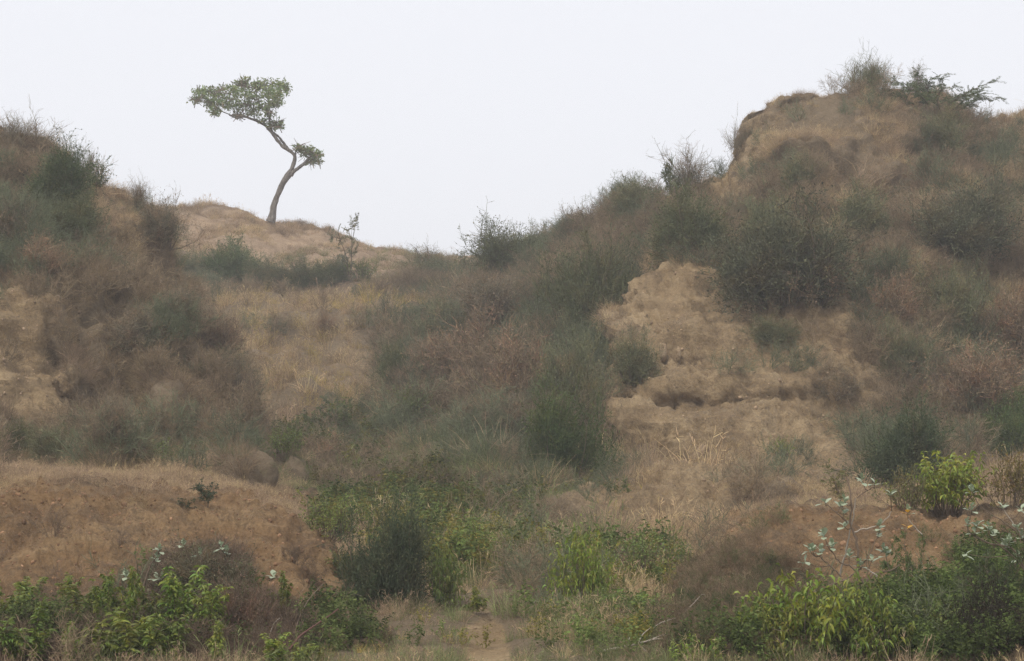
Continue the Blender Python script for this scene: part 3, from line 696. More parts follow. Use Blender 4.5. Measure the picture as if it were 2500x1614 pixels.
milkweed('tall open milkweed with pale waxy leaf rosettes in front of the right bank', 18.6, [
    (*zz((610, 1010), (605, 760), (590, 600), (550, 500), (555, 330), (520, 130, .1)), False, .022),
    (*zz((470, 890, .1), (520, 690, .1), (545, 560, .1), (575, 420, .1), (590, 300, .1)), True, .016),
    (*zz((580, 560), (650, 535), (745, 510), (800, 480), (865, 400)), True, .012),
    (*zz((525, 490), (440, 410), (360, 335)), False, .012),
    (*zz((700, 1010), (560, 830), (470, 790), (410, 710)), False, .015),
    (*zz((480, 900), (400, 820), (310, 740)), False, .013),
    (*zz((660, 960), (720, 880), (850, 850), (930, 800)), False, .016),
    (*zz((640, 800), (700, 720), (740, 620), (760, 570)), False, .010),
    (*zz((760, 900), (720, 870), (670, 830)), True, .016),
    (*zz((600, 300), (720, 220), (840, 240, -.1)), False, .007),
    (*zz((1095, 575), (1040, 520), (990, 450)), True, .011),
    (*zz((380, 965), (470, 940), (560, 890), (640, 820)), False, .018)],
    [(*Z8(640, 165), 7), (*Z8(735, 180), 2), (*Z8(855, 260), 3, -.1), (*Z8(505, 320), 8), (*Z8(475, 355), 3), (*Z8(355, 325), 2), (*Z8(500, 505), 3), (*Z8(985, 405), 7), (*Z8(980, 515), 2),
     (*Z8(775, 515), 5), (*Z8(765, 570), 4), (*Z8(350, 580), 8), (*Z8(410, 660), 8), (*Z8(260, 700), 8), (*Z8(240, 690), 5), (*Z8(205, 780), 3), (*Z8(325, 700), 5), (*Z8(540, 740), 6), (*Z8(620, 810), 6),
     (*Z8(800, 700), 8), (*Z8(820, 730), 5), (*Z8(715, 765), 3), (*Z8(500, 400), 3)], .10, 4, yellow=(7, 8))
milkweed('milkweed with greyish rosettes growing out of the dark thorny tangle at the right', 19.2, [
    (*zz((1900, 900), (1790, 690), (1600, 640), (1460, 560), (1440, 500)), False, .018),
    (*zz((1880, 860), (1800, 760), (1650, 620), (1600, 560)), False, .015),
    (*zz((1930, 700), (1790, 540), (1650, 440), (1570, 390)), False, .012),
    (*zz((1900, 620), (1840, 560), (1745, 430), (1710, 370)), True, .012)],
    [(*Z8(1440, 495), 6), (*Z8(1475, 385), 5), (*Z8(1475, 245), 5), (*Z8(1515, 500), 4), (*Z8(1600, 530), 7), (*Z8(1640, 560), 4), (*Z8(1500, 560), 3), (*Z8(1760, 625), 8), (*Z8(1730, 660), 6), (*Z8(1850, 590), 7), (*Z8(1820, 520), 4),
     (*Z8(1430, 720), 3), (*Z8(1820, 750), 6), (*Z8(1850, 380), 4), (*Z8(1710, 360), 3)], .10, 5)
Q2 = lambda x, y, *r: (x / 3.977, 1250 + y / 3.977, *r)
milkweed('low milkweed with a few rosettes at the foot of the left bank', 20.2, [
    (Q2(1370, 800), Q2(1430, 600), Q2(1480, 490), Q2(1525, 440), False, .018),
    (Q2(1525, 450), Q2(1540, 400), Q2(1550, 370), False, .012),
    (Q2(1500, 800), Q2(1640, 560), Q2(1780, 340), False, .014),
    (Q2(1600, 830), Q2(1590, 720), Q2(1575, 650), True, .014),
    (Q2(1900, 830), Q2(1980, 620), Q2(1945, 420), False, .012),
    (Q2(2100, 820), Q2(2170, 600), Q2(2195, 400), False, .012),
    (Q2(1240, 800), Q2(1230, 700), Q2(1225, 630), False, .012)],
    [(*Q2(1525, 450), 8), (*Q2(1550, 365), 6), (*Q2(1785, 320), 8), (*Q2(1945, 410), 5), (*Q2(2200, 390), 8), (*Q2(2150, 335), 5), (*Q2(1580, 640), 7), (*Q2(1520, 640), 3), (*Q2(1225, 610), 7)], .10, 6)
milkweed('single waxy leaf pair sprouting from the left bank below its crest', 21.0, [
    ((665, 1440), (668, 1420), (668, 1408), True, .010)], [(668, 1407, 4)], .12, 7)

# ------------------------------------------------------------------ sticks, stones
def stick(name, pts, w0, w1, mat, label, Y=None, twigs=(), cat='branch', group=None):
    """a bare stem or fallen branch through photo pixels (u, v, Y)"""
    base = Vector(P(*pts[0]))
    root = link(name, None, label=label, cat=cat, group=group, loc=base)
    def one(nm, q, a, b):
        K = np.array([P(*p) for p in q]); n = len(q) * 5; A = catmull(K, np.linspace(0, len(K) - 1, n))
        V, F = tubes(A[None], np.linspace(a, b, n)[None], 6); V += rng.normal(size=V.shape) * a * .06
        link(nm, mesh_np(nm, V - np.array(base), F, mat, True), root)
    one('stem', pts, w0, w1)
    for t in twigs: one('twig', t, w0 * .5, w1 * .6)
    return root
G4 = lambda x, y, Y: (1250 + x / 3.671, 1200 + y / 3.671, Y)
stick('fallen_branch', [G4(780, 1435, 18.6), G4(1000, 1395, 18.8), G4(1200, 1345, 19), G4(1420, 1265, 19.2), G4(1640, 1245, 19.3)], .028, .010, M_PALESTEM,
      'pale dry fallen branch lying over the herbs by the path', twigs=[[G4(1140, 1370, 18.9), G4(1200, 1430, 18.8), G4(1290, 1490, 18.6)], [G4(1200, 1345, 19), G4(1330, 1320, 19), G4(1520, 1345, 19)],
      [G4(1010, 1395, 18.8), G4(1050, 1320, 18.9), G4(1060, 1300, 18.9)], [G4(1130, 1370, 18.9), G4(1165, 1290, 19), G4(1240, 1220, 19.1)]])
stick('dry_stick', [G4(1240, 1260, 19.8), G4(1330, 1180, 20), G4(1500, 1120, 20.2), G4(1610, 1020, 20.3), G4(1690, 935, 20.4), G4(1725, 925, 20.4)], .018, .007, M_PALESTEM,
      'long thin straw coloured stem arching against the near end of the right bank', twigs=[[G4(1410, 1240, 19.9), G4(1500, 1150, 20), G4(1560, 1110, 20)], [G4(1480, 1120, 20.2), G4(1640, 1110, 20.2), G4(1710, 1150, 20.1)]])
stick('dead_stick', [G4(1480, 660, 27), G4(1420, 580, 27), G4(1360, 500, 27), G4(1325, 455, 27)], .05, .035, M_STEM, 'short dark dead stem leaning in the light green bush')
stick('dry_stick', [G4(320, 215, 41), G4(420, 150, 41.5), G4(530, 85, 42), G4(640, 35, 42.5)], .05, .02, M_PALESTEM, 'thin bare stem lying across the gully floor near the bare apron')
Q3 = lambda x, y, Y: (600 + x / 3.977, 1250 + y / 3.977, Y)
stick('red_stick', [Q3(420, 1340, 17.9), Q3(520, 1210, 18.2), Q3(660, 1110, 18.6), Q3(820, 1000, 19), Q3(900, 940, 19.2)], .02, .010, M_REDSTEM, 'dark red bare stem leaning right at the foot of the left bank')
stick('dry_stick', [Q3(160, 1400, 18.3), Q3(220, 1230, 18.6), Q3(270, 1090, 18.9), Q3(330, 1030, 19)], .014, .008, M_PALESTEM, 'thin whitish stem standing left of the dark red stem')
stick('dry_stick', [Q3(470, 1180, 18.8), Q3(530, 1000, 19.2), Q3(620, 840, 19.6), Q3(760, 690, 20)], .012, .006, M_STEM, 'thin brown stem rising across the orange earth of the left bank')
stick('dead_stick', [(264 * .0 + 1262, 1490, 22.5), (1266, 1460, 22.5), (1268, 1440, 22.5)], .018, .008, M_STEM, 'small dead upright stem on the dry patch by the path', twigs=[[(1262, 1480, 22.5), (1256, 1455, 22.5)]])
stick('dead_stick', [(1298, 1500, 22.3), (1301, 1465, 22.3), (1302, 1435, 22.3)], .022, .008, M_STEM, 'forked dead upright stem right of the low earth hump', twigs=[[(1300, 1480, 22.3), (1286, 1445, 22.3)], [(1300, 1485, 22.3), (1318, 1450, 22.3)]])
stick('dry_stick', [(255, 1100, 36.5), (290, 1065, 37), (330, 1042, 37.5), (350, 1032, 37.6)], .04, .02, M_PALESTEM, 'pale bare stem arching in front of the left hillside', twigs=[[(290, 1135, 36), (315, 1070, 37), (325, 1045, 37)]])
stick('dead_branch', [(1855, 590, 50.5), (1890, 584, 50.3), (1925, 590, 50.2), (1960, 577, 50.2), (1985, 560, 50.2)], .06, .03, M_PALESTEM, 'grey leafless branch across the big dark bush on the hill', twigs=[[(1925, 590, 50.2), (1900, 560, 50.2), (1875, 555, 50.3)], [(1900, 584, 50.3), (1930, 610, 50.2)]])

def rock(name, loc, size, seed, mat, label, cat, rot=(0, 0, 0)):
    n1, n2 = 22, 16
    th, ph = np.meshgrid(np.linspace(0, 2 * math.pi, n1, endpoint=False), np.linspace(.02, math.pi - .02, n2))
    d = np.stack([np.sin(ph) * np.cos(th), np.sin(ph) * np.sin(th), np.cos(ph)], -1).reshape(-1, 3)
    d = np.sign(d) * np.abs(d) ** .75
    V = d * (1 + fbm(d * 1.3 + seed, 4)[:, None] * .35) * np.array(size)
    i = np.arange(n1 * n2).reshape(n2, n1); j = np.roll(i, -1, 1)
    F = np.stack([i[:-1], i[1:], j[1:], j[:-1]], -1).reshape(-1, 4)
    o = link(name, mesh_np(name, V, F, mat, True, {'bare': np.ones(len(V))}), label=label, cat=cat, loc=loc); o.rotation_euler = rot; return o
M_SLAB = soil_mat('pale_slab', (.38, .275, .17), (.48, .37, .25), (.25, .18, .11), (.3, .22, .14))
h1 = hit(1700, 1112); rock('earth_slab', h1 + Vector((0, 0, -.05)), (.09, .16, .34), 3, M_SLAB, 'pale tilted slab of hardened earth leaning on the spur', 'rock', (.1, .55, .2))
h1 = hit(1618, 872); rock('earth_pillar', h1 + Vector((0, -.15, .12)), (.09, .12, .22), 5, M_SLAB, 'pointed earth pillar left standing on the ledge of the spur', 'earth pillar')
h1 = hit(1656, 872); rock('earth_pillar', h1 + Vector((0, -.1, .08)), (.06, .1, .16), 8, M_SLAB, 'smaller earth pillar beside the pointed one on the spur', 'earth pillar')
h1 = hit(1150, 1535); rock('stone', h1, (.06, .05, .03), 12, M_SLAB, 'flat pale stone at the step of the path', 'stone')

# ------------------------------------------------------------------ plants one can tell apart
GG, DK, BR, GB = (.17, .178, .095), (.122, .135, .065), (.26, .195, .125), (.215, .185, .125)
OL, BT, MD, DG = (.17, .175, .065), (.21, .26, .035), (.14, .185, .044), (.09, .125, .045)
HL = 'shrubs on the left hill'; HR = 'shrubs on the right hill'; GU = 'shrubs in the gully'; FG = 'bushes on the near valley floor'; HB = 'leafy herbs at the foot of the left bank'
for a in [
    # left hill
    ('dense', 'green_shrub', 150, 520, 170, 165, (.085, .11, .05), 'dense dark green shrub standing out on the upper left hillside', 'shrub', HL),
    ('dense', 'green_shrub', 160, 590, 150, 120, DK, 'dark green shrub just below the biggest one on the left hillside', 'shrub', HL),
    ('leafy', 'green_shrub', 210, 470, 110, 90, DG, 'leafy green shrub at the right shoulder of the dark hillside shrub', 'shrub', HL),
    ('sparse', 'bare_shrub', 60, 375, 150, 105, GB, 'thin leafless grey shrub on the top edge of the left hill', 'shrub', HL),
    ('sparse', 'bare_shrub', -10, 380, 130, 90, GB, 'greyish shrub cut by the frame on the left hilltop', 'shrub', HL),
    ('sparse', 'bare_shrub', 226, 430, 60, 90, GB, 'wispy upright twigs behind the leafy shrub on the left crest', 'shrub', HL),
    ('sparse', 'bare_shrub', 335, 510, 70, 80, GB, 'wispy grey shrub half way down the left hill skyline', 'shrub', HL),
    ('broom', 'grey_shrub', 400, 600, 110, 120, GB, 'rounded grey brown shrub where the left hill meets the pale hill', 'shrub', HL),
    ('broom', 'grey_shrub', 30, 620, 140, 130, GB, 'dark brown shrub at the frame edge above the cut earth face', 'shrub', HL),
    ('broom', 'grey_shrub', 90, 680, 150, 110, BR, 'brown twiggy shrub overhanging the cut earth face', 'shrub', HL),
    ('broom', 'grey_shrub', 440, 790, 110, 95, GB, 'grey green shrub on the right shoulder of the left hill', 'shrub', HL),
    ('broom', 'brown_shrub', 520, 900, 120, 140, (.19, .145, .10), 'dark brown shrub in the crease of the left hill', 'shrub', HL),
    ('broom', 'brown_shrub', 565, 1000, 110, 120, (.18, .15, .105), 'brown shrub low in the left hill crease above the gully', 'shrub', HL),
    ('broom', 'brown_shrub', 330, 860, 150, 110, GB, 'loose grey brown shrub in the middle of the left hillside', 'shrub', HL),
    ('dense', 'green_shrub', 150, 1120, 150, 85, GG, 'low grey green broom in front of the rounded earth mound', 'shrub', HL),
    ('dense', 'green_shrub', 20, 1110, 110, 80, DK, 'dark low broom at the frame edge below the earth mound', 'shrub', HL),
    ('leafy', 'green_shrub', 370, 1140, 180, 80, MD, 'low leafy green shrub at the foot of the left hill', 'shrub', HL),
    ('broom', 'brown_shrub', 280, 1070, 130, 100, GB, 'dull brown green shrub behind the pale arching stem', 'shrub', HL),
    # far middle
    ('dense', 'green_shrub', 560, 690, 140, 110, DG, 'rounded green shrub below the lone tree hill', 'shrub', GU),
    ('broom', 'grey_shrub', 470, 690, 100, 80, GG, 'grey green shrub between the left hill and the rounded green shrub', 'shrub', GU),
    ('broom', 'grey_shrub', 660, 700, 110, 75, GG, 'pale grey green shrub in the middle of the row under the pale hill', 'shrub', GU),
    ('dense', 'green_shrub', 745, 705, 110, 75, DK, 'low dark green shrub left of the slender sapling', 'shrub', GU),
    ('dense', 'green_shrub', 810, 690, 90, 60, DK, 'small dark green shrub touching the slender sapling', 'shrub', GU),
    ('sapling', 'sapling', 857, 700, 90, 180, GG, 'slender feathery sapling rising against the sky in the saddle', 'sapling', None),
    ('leafy', 'green_shrub', 885, 690, 90, 60, MD, 'pale green shrub at the foot of the slender sapling', 'shrub', GU),
    ('dense', 'green_shrub', 1070, 685, 150, 65, GG, 'low wide green shrub filling the saddle', 'shrub', GU),
    ('sparse', 'bare_shrub', 1050, 670, 130, 75, GB, 'wispy twigs over the low wide shrub in the saddle', 'shrub', GU),
    ('feather', 'thorn_shrub', 1160, 690, 120, 85, GG, 'arching thorn branches on the skyline right of the saddle', 'shrub', GU),
    ('dense', 'grey_shrub', 1080, 840, 140, 110, GG, 'grey green shrub low on the ridge flank beside the grassy slope', 'shrub', GU),
    ('dense', 'green_shrub', 960, 965, 110, 125, DK, 'dark narrow shrub at the left foot of the ridge', 'shrub', GU),
    ('broom', 'brown_shrub', 795, 825, 55, 75, BR, 'small dark brown shrub alone on the grassy slope', 'shrub', GU),
    ('leafy', 'bright_shrub', 1005, 1015, 95, 75, MD, 'small yellowish green shrub below the dark narrow one', 'shrub', GU),
    ('leafy', 'green_shrub', 1080, 1055, 150, 60, DG, 'low dull green shrub on the gully floor under the ridge', 'shrub', GU),
    ('feather', 'thorn_shrub', 830, 1070, 170, 100, DG, 'dark spreading thorn branch over the hollow in the valley', 'shrub', GU),
    ('leafy', 'green_shrub', 690, 1120, 110, 80, MD, 'leafy green shrub beside the small hollow at the foot of the left hill', 'shrub', GU),
    ('broom', 'brown_shrub', 790, 1170, 170, 110, BR, 'brown twiggy shrub on the valley floor behind the left bank', 'shrub', GU),
    # ridge
    ('dense', 'green_shrub', 1260, 672, 190, 130, DK, 'large dark green shrub on the ridge skyline right of the saddle', 'shrub', GU),
    ('broom', 'grey_shrub', 1395, 590, 90, 80, GB, 'greyish shrub on the skyline just above the large dark green one', 'shrub', GU),
    ('broom', 'grey_shrub', 1325, 620, 110, 80, GG, 'grey green shrub between two skyline shrubs on the ridge', 'shrub', GU),
    ('dense', 'green_shrub', 1430, 830, 175, 195, DK, 'tall dark green shrub beside the top of the bare spur', 'shrub', GU),
    ('dense', 'grey_shrub', 1555, 545, 120, 105, GG, 'grey green shrub on the skyline below the cliff', 'shrub', GU),
    ('sparse', 'bare_shrub', 1690, 470, 150, 120, GB, 'leafless wispy shrub against the sky under the cliff', 'shrub', GU),
    ('feather', 'thorn_shrub', 1645, 500, 110, 115, DG, 'thorn shrub with a leafy arching tip below the cliff', 'shrub', GU),
    ('dense', 'green_shrub', 1690, 640, 190, 180, DK, 'dark rounded shrub at the head of the bare spur', 'shrub', GU),
    ('broom', 'brown_shrub', 1130, 960, 170, 150, BR, 'brown leafless thicket low on the ridge flank', 'shrub', GU),
    ('broom', 'brown_shrub', 1265, 1000, 180, 150, BR, 'dark brown tangle in the middle of the ridge flank', 'shrub', GU),
    ('broom', 'brown_shrub', 1210, 800, 150, 100, GB, 'grey brown shrub under the large dark skyline shrub', 'shrub', GU),
    ('dense', 'grey_shrub', 1395, 1040, 130, 175, GG, 'tall grey green shrub against the left edge of the spur', 'shrub', GU),
    ('dense', 'green_shrub', 1380, 1190, 150, 180, DG, 'dark green broom hiding the foot of the spur', 'shrub', GU),
    ('broom', 'grey_shrub', 1545, 930, 110, 95, GG, 'small grey green shrub leaning over the left edge of the spur', 'shrub', GU),
    ('broom', 'grey_shrub', 1290, 1100, 130, 100, GB, 'dull brown green shrub in the bottom of the gully', 'shrub', GU),
    ('broom', 'grey_shrub', 1170, 1075, 110, 80, GB, 'grey brown shrub where the ridge flank meets the gully floor', 'shrub', GU),
    # right hill
    ('sparse', 'bare_shrub', 2105, 225, 125, 100, GG, 'round twiggy shrub crowning the summit of the tall hill', 'shrub', HR),
    ('sparse', 'bare_shrub', 2125, 222, 100, 75, DK, 'darker denser shrub just beside the summit shrub', 'shrub', HR),
    ('sparse', 'bare_shrub', 2235, 240, 70, 85, GB, 'thin upright twigs right of the summit', 'shrub', HR),
    ('arching', 'thorn_shrub', 2300, 285, 290, 110, DG, 'green thorn shrub with arching feathery branches behind the summit slope', 'shrub', HR),
    ('sparse', 'bare_shrub', 1805, 385, 70, 100, GB, 'bare wispy shrub clinging to the cliff edge', 'shrub', HR),
    ('dense', 'dark_shrub', 1905, 745, 300, 250, (.11, .115, .065), 'largest dark shrub in the middle of the tall hill', 'shrub', HR),
    ('dense', 'green_shrub', 1880, 620, 170, 150, GG, 'grey green shrub on top of the largest dark shrub', 'shrub', HR),
    ('broom', 'brown_shrub', 2010, 740, 170, 150, BR, 'brown twiggy shrub touching the right side of the largest dark shrub', 'shrub', HR),
    ('broom', 'green_shrub', 1970, 455, 120, 90, GG, 'soft grey green shrub below the middle of the summit slope', 'shrub', HR),
    ('dense', 'green_shrub', 2110, 600, 160, 140, GG, 'grey green shrub between the largest dark shrub and the wide one', 'shrub', HR),
    ('dense', 'dark_shrub', 2345, 625, 240, 190, (.13, .135, .08), 'wide dark grey shrub on the right flank of the tall hill', 'shrub', HR),
    ('broom', 'grey_shrub', 2285, 380, 120, 120, GG, 'faint grey green shrub in the fold under the summit', 'shrub', HR),
    ('dense', 'grey_shrub', 2335, 825, 160, 180, GG, 'upright grey green shrub below the wide dark grey one', 'shrub', HR),
    ('broom', 'brown_shrub', 2400, 1000, 210, 160, BR, 'large dome of dry brown twigs low on the right flank', 'shrub', HR),
    ('broom', 'brown_shrub', 2480, 860, 170, 150, BR, 'dark brown shrub at the frame edge above the dry dome', 'shrub', HR),
    ('broom', 'brown_shrub', 2180, 790, 150, 120, BR, 'brown shrub on the slope left of the upright grey green shrub', 'shrub', HR),
    ('broom', 'grey_shrub', 2215, 930, 110, 150, GG, 'thin grey green shrub at the right end of the bare ledges', 'shrub', HR),
    ('dense', 'green_shrub', 2220, 1180, 200, 190, (.085, .11, .055), 'tall soft green broom at the right foot of the hill', 'shrub', HR),
    ('dense', 'green_shrub', 2465, 1130, 180, 170, DG, 'dark green broom at the frame edge under the dry dome', 'shrub', HR),
    ('dense', 'green_shrub', 1890, 838, 110, 70, GG, 'low green shrub on the bare ground under the largest dark shrub', 'shrub', HR),
    ('leafy', 'bright_shrub', 1905, 1112, 62, 48, (.2, .26, .04), 'small bright green shrub alone on the bare slope', 'shrub', HR),
    ('broom', 'brown_shrub', 2040, 970, 120, 80, GB, 'low dark brush in the cleft of the bare ledges', 'shrub', HR),
    ('sapling', 'thorn_shrub', 2060, 1245, 110, 120, OL, 'thin olive thorn sapling behind the tall milkweed', 'shrub', HR),
    ('bigleaf', 'bright_shrub', 2320, 1248, 190, 140, BT, 'bright green bush with shiny leaves on the right bank top', 'shrub', HR),
    ('leafy', 'olive_shrub', 2215, 1245, 100, 110, OL, 'dull olive shrub left of the shiny leaved bush', 'shrub', HR),
    ('leafy', 'olive_shrub', 2470, 1245, 140, 150, (.17, .14, .035), 'olive and rust coloured shrub at the frame edge on the right bank', 'shrub', HR),
    # near floor
    ('dense', 'broom_bush', 945, 1490, 200, 255, (.08, .10, .055), 'big dark twiggy broom bush by the path', 'bush', FG),
    ('bigleaf', 'bright_bush', 1085, 1485, 105, 150, MD, 'green bush with hanging dark leaves right of the big broom', 'bush', FG),
    ('leafy', 'bright_bush', 800, 1312, 150, 110, (.18, .22, .05), 'yellowish green bush behind the slope of the left bank', 'bush', FG),
    ('leafy', 'bright_bush', 1125, 1365, 150, 95, (.18, .225, .045), 'light green bush behind the hanging leaved one', 'bush', FG),
    ('bigleaf', 'bright_bush', 1430, 1485, 150, 185, (.20, .26, .04), 'bright bush with drooping leaves in the middle of the floor', 'bush', FG),
    ('leafy', 'bright_bush', 1560, 1440, 210, 140, (.16, .215, .055), 'wide light green fine leaved bush under the bare apron', 'bush', FG),
    ('leafy', 'bright_bush', 1615, 1350, 110, 75, (.17, .22, .05), 'small green bush at the dark dead stem', 'bush', FG),
    ('bigleaf', 'bright_bush', 1540, 1515, 190, 75, (.14, .20, .035), 'low green bush spreading beside the near end of the right bank', 'bush', FG),
    ('bigleaf', 'bright_bush', 1990, 1625, 270, 215, (.18, .235, .033), 'large bright green bush in front of the right bank', 'bush', FG),
    ('bigleaf', 'bright_bush', 2130, 1625, 200, 210, (.15, .20, .034), 'right half of the green thicket below the tall milkweed', 'bush', FG),
    ('bigleaf', 'bright_bush', 1875, 1640, 150, 165, (.18, .205, .035), 'bush with yellowing leaves at the left of the green thicket', 'bush', FG),
    ('bigleaf', 'bright_bush', 1740, 1660, 180, 110, (.19, .27, .045), 'pale shiny bush cut off by the lower frame edge', 'bush', FG),
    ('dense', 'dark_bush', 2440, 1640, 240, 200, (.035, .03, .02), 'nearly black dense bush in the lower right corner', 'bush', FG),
    ('feather', 'thorn_bush', 2440, 1500, 240, 180, (.06, .085, .03), 'dark green thorn bush above the nearly black bush', 'bush', FG),
    ('feather', 'thorn_bush', 2235, 1450, 170, 150, (.09, .14, .035), 'fine leaved green thorn bush against the right bank', 'bush', FG),
    ('bigleaf', 'bright_bush', 2300, 1600, 160, 130, (.12, .16, .035), 'bush with long hanging leaves and small white flowers', 'bush', FG),
    ('leafy', 'olive_bush', 2340, 1370, 90, 60, OL, 'small olive bush on the orange patch of the right bank', 'bush', FG),
    # foot of the left bank
    ('feather', 'feathery_branch', 505, 1240, 120, 70, (.05, .075, .035), 'dark feathery branch lying over the crest of the left bank', 'plant', None),
    ('bigleaf', 'yellow_shrub', 835, 1410, 100, 65, (.15, .16, .035), 'small yellow green shrub on the lower slope of the left bank', 'bush', FG),
    ('feather', 'compound_shrub', 850, 1500, 170, 110, (.055, .085, .03), 'dark shrub with paired leaflets and yellow tips by the broom', 'bush', FG),
    ('bigleaf', 'compound_shrub', 875, 1555, 60, 60, DG, 'small round dark shrub below the one with paired leaflets', 'bush', FG),
    ('broom', 'grey_shrub', 480, 1500, 250, 170, (.13, .12, .075), 'greyish brush behind the leafy herbs of the left bank', 'bush', FG),
    ('broom', 'brown_shrub', 590, 1600, 190, 180, (.16, .115, .08), 'brown dead brush right of the leafy herbs', 'bush', FG),
]:
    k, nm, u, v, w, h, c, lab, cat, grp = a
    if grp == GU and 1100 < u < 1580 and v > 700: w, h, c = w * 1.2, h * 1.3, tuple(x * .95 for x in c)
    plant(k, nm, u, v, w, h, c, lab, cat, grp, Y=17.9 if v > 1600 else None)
HC = (.155, .195, .033)
for i, (u, v, w, h, lab) in enumerate([
    (22, 1560, 70, 120, 'leafy herb at the frame edge, tops just below the bare bank'),
    (68, 1480, 60, 60, 'small yellow green herb second from the frame edge'),
    (158, 1480, 55, 65, 'single light green herb standing apart on the bank foot'),
    (112, 1570, 60, 90, 'short herb with hanging leaves in the lower left'),
    (45, 1625, 110, 110, 'broad herb in the lower left corner'),
    (215, 1530, 80, 85, 'herb left of the two tallest ones'),
    (270, 1550, 70, 125, 'tall narrow herb with a pale top, first of the tallest pair'),
    (312, 1560, 75, 140, 'tallest leafy herb of the patch'),
    (365, 1560, 60, 105, 'slim herb between the tall pair and the dark brush'),
    (435, 1570, 90, 150, 'full herb below the left milkweed'),
    (500, 1575, 95, 125, 'wide herb at the right end of the patch'),
    (180, 1630, 90, 90, 'herb with an orange dead leaf at the lower edge'),
    (255, 1640, 110, 120, 'low dark herb at the lower edge under the tall pair'),
    (340, 1640, 110, 120, 'dense herb at the lower edge left of the middle'),
    (430, 1640, 110, 110, 'pale herb at the lower edge of the patch'),
    (520, 1640, 90, 100, 'herb at the lower edge beside the brown dead brush'),
    (695, 1530, 50, 110, 'single upright green herb on the orange earth'),
    (670, 1630, 60, 70, 'broad leaved herb under the dry stems'),
    (730, 1640, 80, 60, 'dark green herb under the dark red stem'),
    (785, 1640, 60, 50, 'small herb right of the dark red stem'),
    (1160, 1500, 45, 55, 'small green herb beside the hanging leaved bush'),
    (1310, 1355, 26, 30, 'tiny pale green herb in the dry grass'),
    (1445, 1525, 40, 50, 'herb at the left tip of the low green bush')]):
    plant('herb', 'leafy_herb', u, v, w * 1.1, h * 1.25, tuple(np.array(HC) * rng.uniform(.8, 1.25) * rng.uniform(.93, 1.07, 3)), lab, 'plant', HB, Y=17.9 if v > 1600 else None)

# ------------------------------------------------------------------ uncountable cover: grass, brush, ground herbs, clods
HIDDEN = bpy.data.collections.new('cover_shapes')        # shapes used only through the cover objects, not part of the scene
def shape(name, V, F, mat):
    o = bpy.data.objects.new(name, mesh_np(name, V, F, mat)); HIDDEN.objects.link(o); return o
def tuft(seed, n=46, h=.4, lean=.55, w=.007, r=.16, heads=8):
    rg = np.random.default_rng(seed); az = rg.uniform(0, 6.283, n); rr = np.sqrt(rg.uniform(0, 1, n)) * r
    st = np.stack([np.cos(az) * rr, np.sin(az) * rr, np.full(n, -.03)], -1)
    t = np.abs(rg.normal(0, lean, n)); a2 = az + rg.normal(0, .6, n)
    d = np.stack([np.cos(a2) * np.sin(t), np.sin(a2) * np.sin(t), np.cos(t)], -1)
    Pt = shoot(st, d, rg.uniform(.45, 1.1, n) * h, 5, rg, .10, -.16)
    parts = [ribbons(Pt, taper(Pt, w, w * .25), rg)]
    if heads:
        e = grow(Pt[:heads], 5, rg, .75, 1, .5, (.03, .08), 3, .2, 0); parts.append(ribbons(e, taper(e, w, w * .5), rg))
    return merge(parts)
def brushlet(seed, n=16, fine=5):
    rg = np.random.default_rng(seed)
    az = rg.uniform(0, 6.283, n); t = np.abs(rg.normal(0, .6, n)).clip(0, 1.3)
    st = np.stack([np.cos(az) * .1, np.sin(az) * .1, np.full(n, -.05)], -1)
    d = np.stack([np.cos(az) * np.sin(t), np.sin(az) * np.sin(t), np.cos(t)], -1)
    a = shoot(st, d, rg.uniform(.35, .75, n), 5, rg, .2, .12); b = grow(a, 6, rg, .2, 1, .6, (.12, .32), 4, .25, .06); c = grow(b, fine, rg, .2, 1, .7, (.06, .18), 3, .25, .05)
    return merge([ribbons(a, taper(a, .012, .006), rg), ribbons(b, taper(b, .007, .004), rg), ribbons(c, taper(c, .0055, .0035), rg)])
def herblet(seed, n=7):
    rg = np.random.default_rng(seed)
    az = rg.uniform(0, 6.283, n); t = np.abs(rg.normal(0, .5, n)).clip(0, 1.2)
    st = np.stack([np.cos(az) * .08, np.sin(az) * .08, np.full(n, -.03)], -1)
    d = np.stack([np.cos(az) * np.sin(t), np.sin(az) * np.sin(t), np.cos(t)], -1)
    a = shoot(st, d, rg.uniform(.2, .5, n), 5, rg, .15, .05); b = grow(a, 3, rg, .3, 1, .6, (.08, .2), 3, .2, .1)
    p, dd = along(np.concatenate([a[:, :4]]), 9, rg, .2, 1); p2, d2 = along(b, 7, rg, .1, 1); p = np.concatenate([p, p2]); m = len(p)
    q = rg.normal(size=(m, 3)); q[:, 2] = q[:, 2] * .4 + .1
    return merge([ribbons(a, taper(a, .008, .004), rg), leaves_at(p, q, rg.uniform(.03, .065, m), rg.uniform(.014, .03, m), rg, .3, 3)])
def clod(seed):
    rg = np.random.default_rng(seed); n1, n2 = 7, 5
    th, ph = np.meshgrid(np.linspace(0, 6.283, n1, endpoint=False), np.linspace(.05, 3.09, n2))
    d = np.stack([np.sin(ph) * np.cos(th), np.sin(ph) * np.sin(th), np.cos(ph) * .7], -1).reshape(-1, 3)
    V = d * rg.uniform(.65, 1.25, (len(d), 1)); i = np.arange(n1 * n2).reshape(n2, n1); j = np.roll(i, -1, 1)
    return V, np.stack([i[:-1], i[1:], j[1:], j[:-1]], -1).reshape(-1, 4)
M_CLOD = plant_mat('clods', 'instance', .25, 0, .95, .1, .01)
SH = {}
def shapes(key, fn, seeds, mat, **kw): SH[key] = [shape(key, *fn(s, **kw), mat) for s in seeds]
shapes('tuft', tuft, (1, 2, 3, 4), M_GRASS)
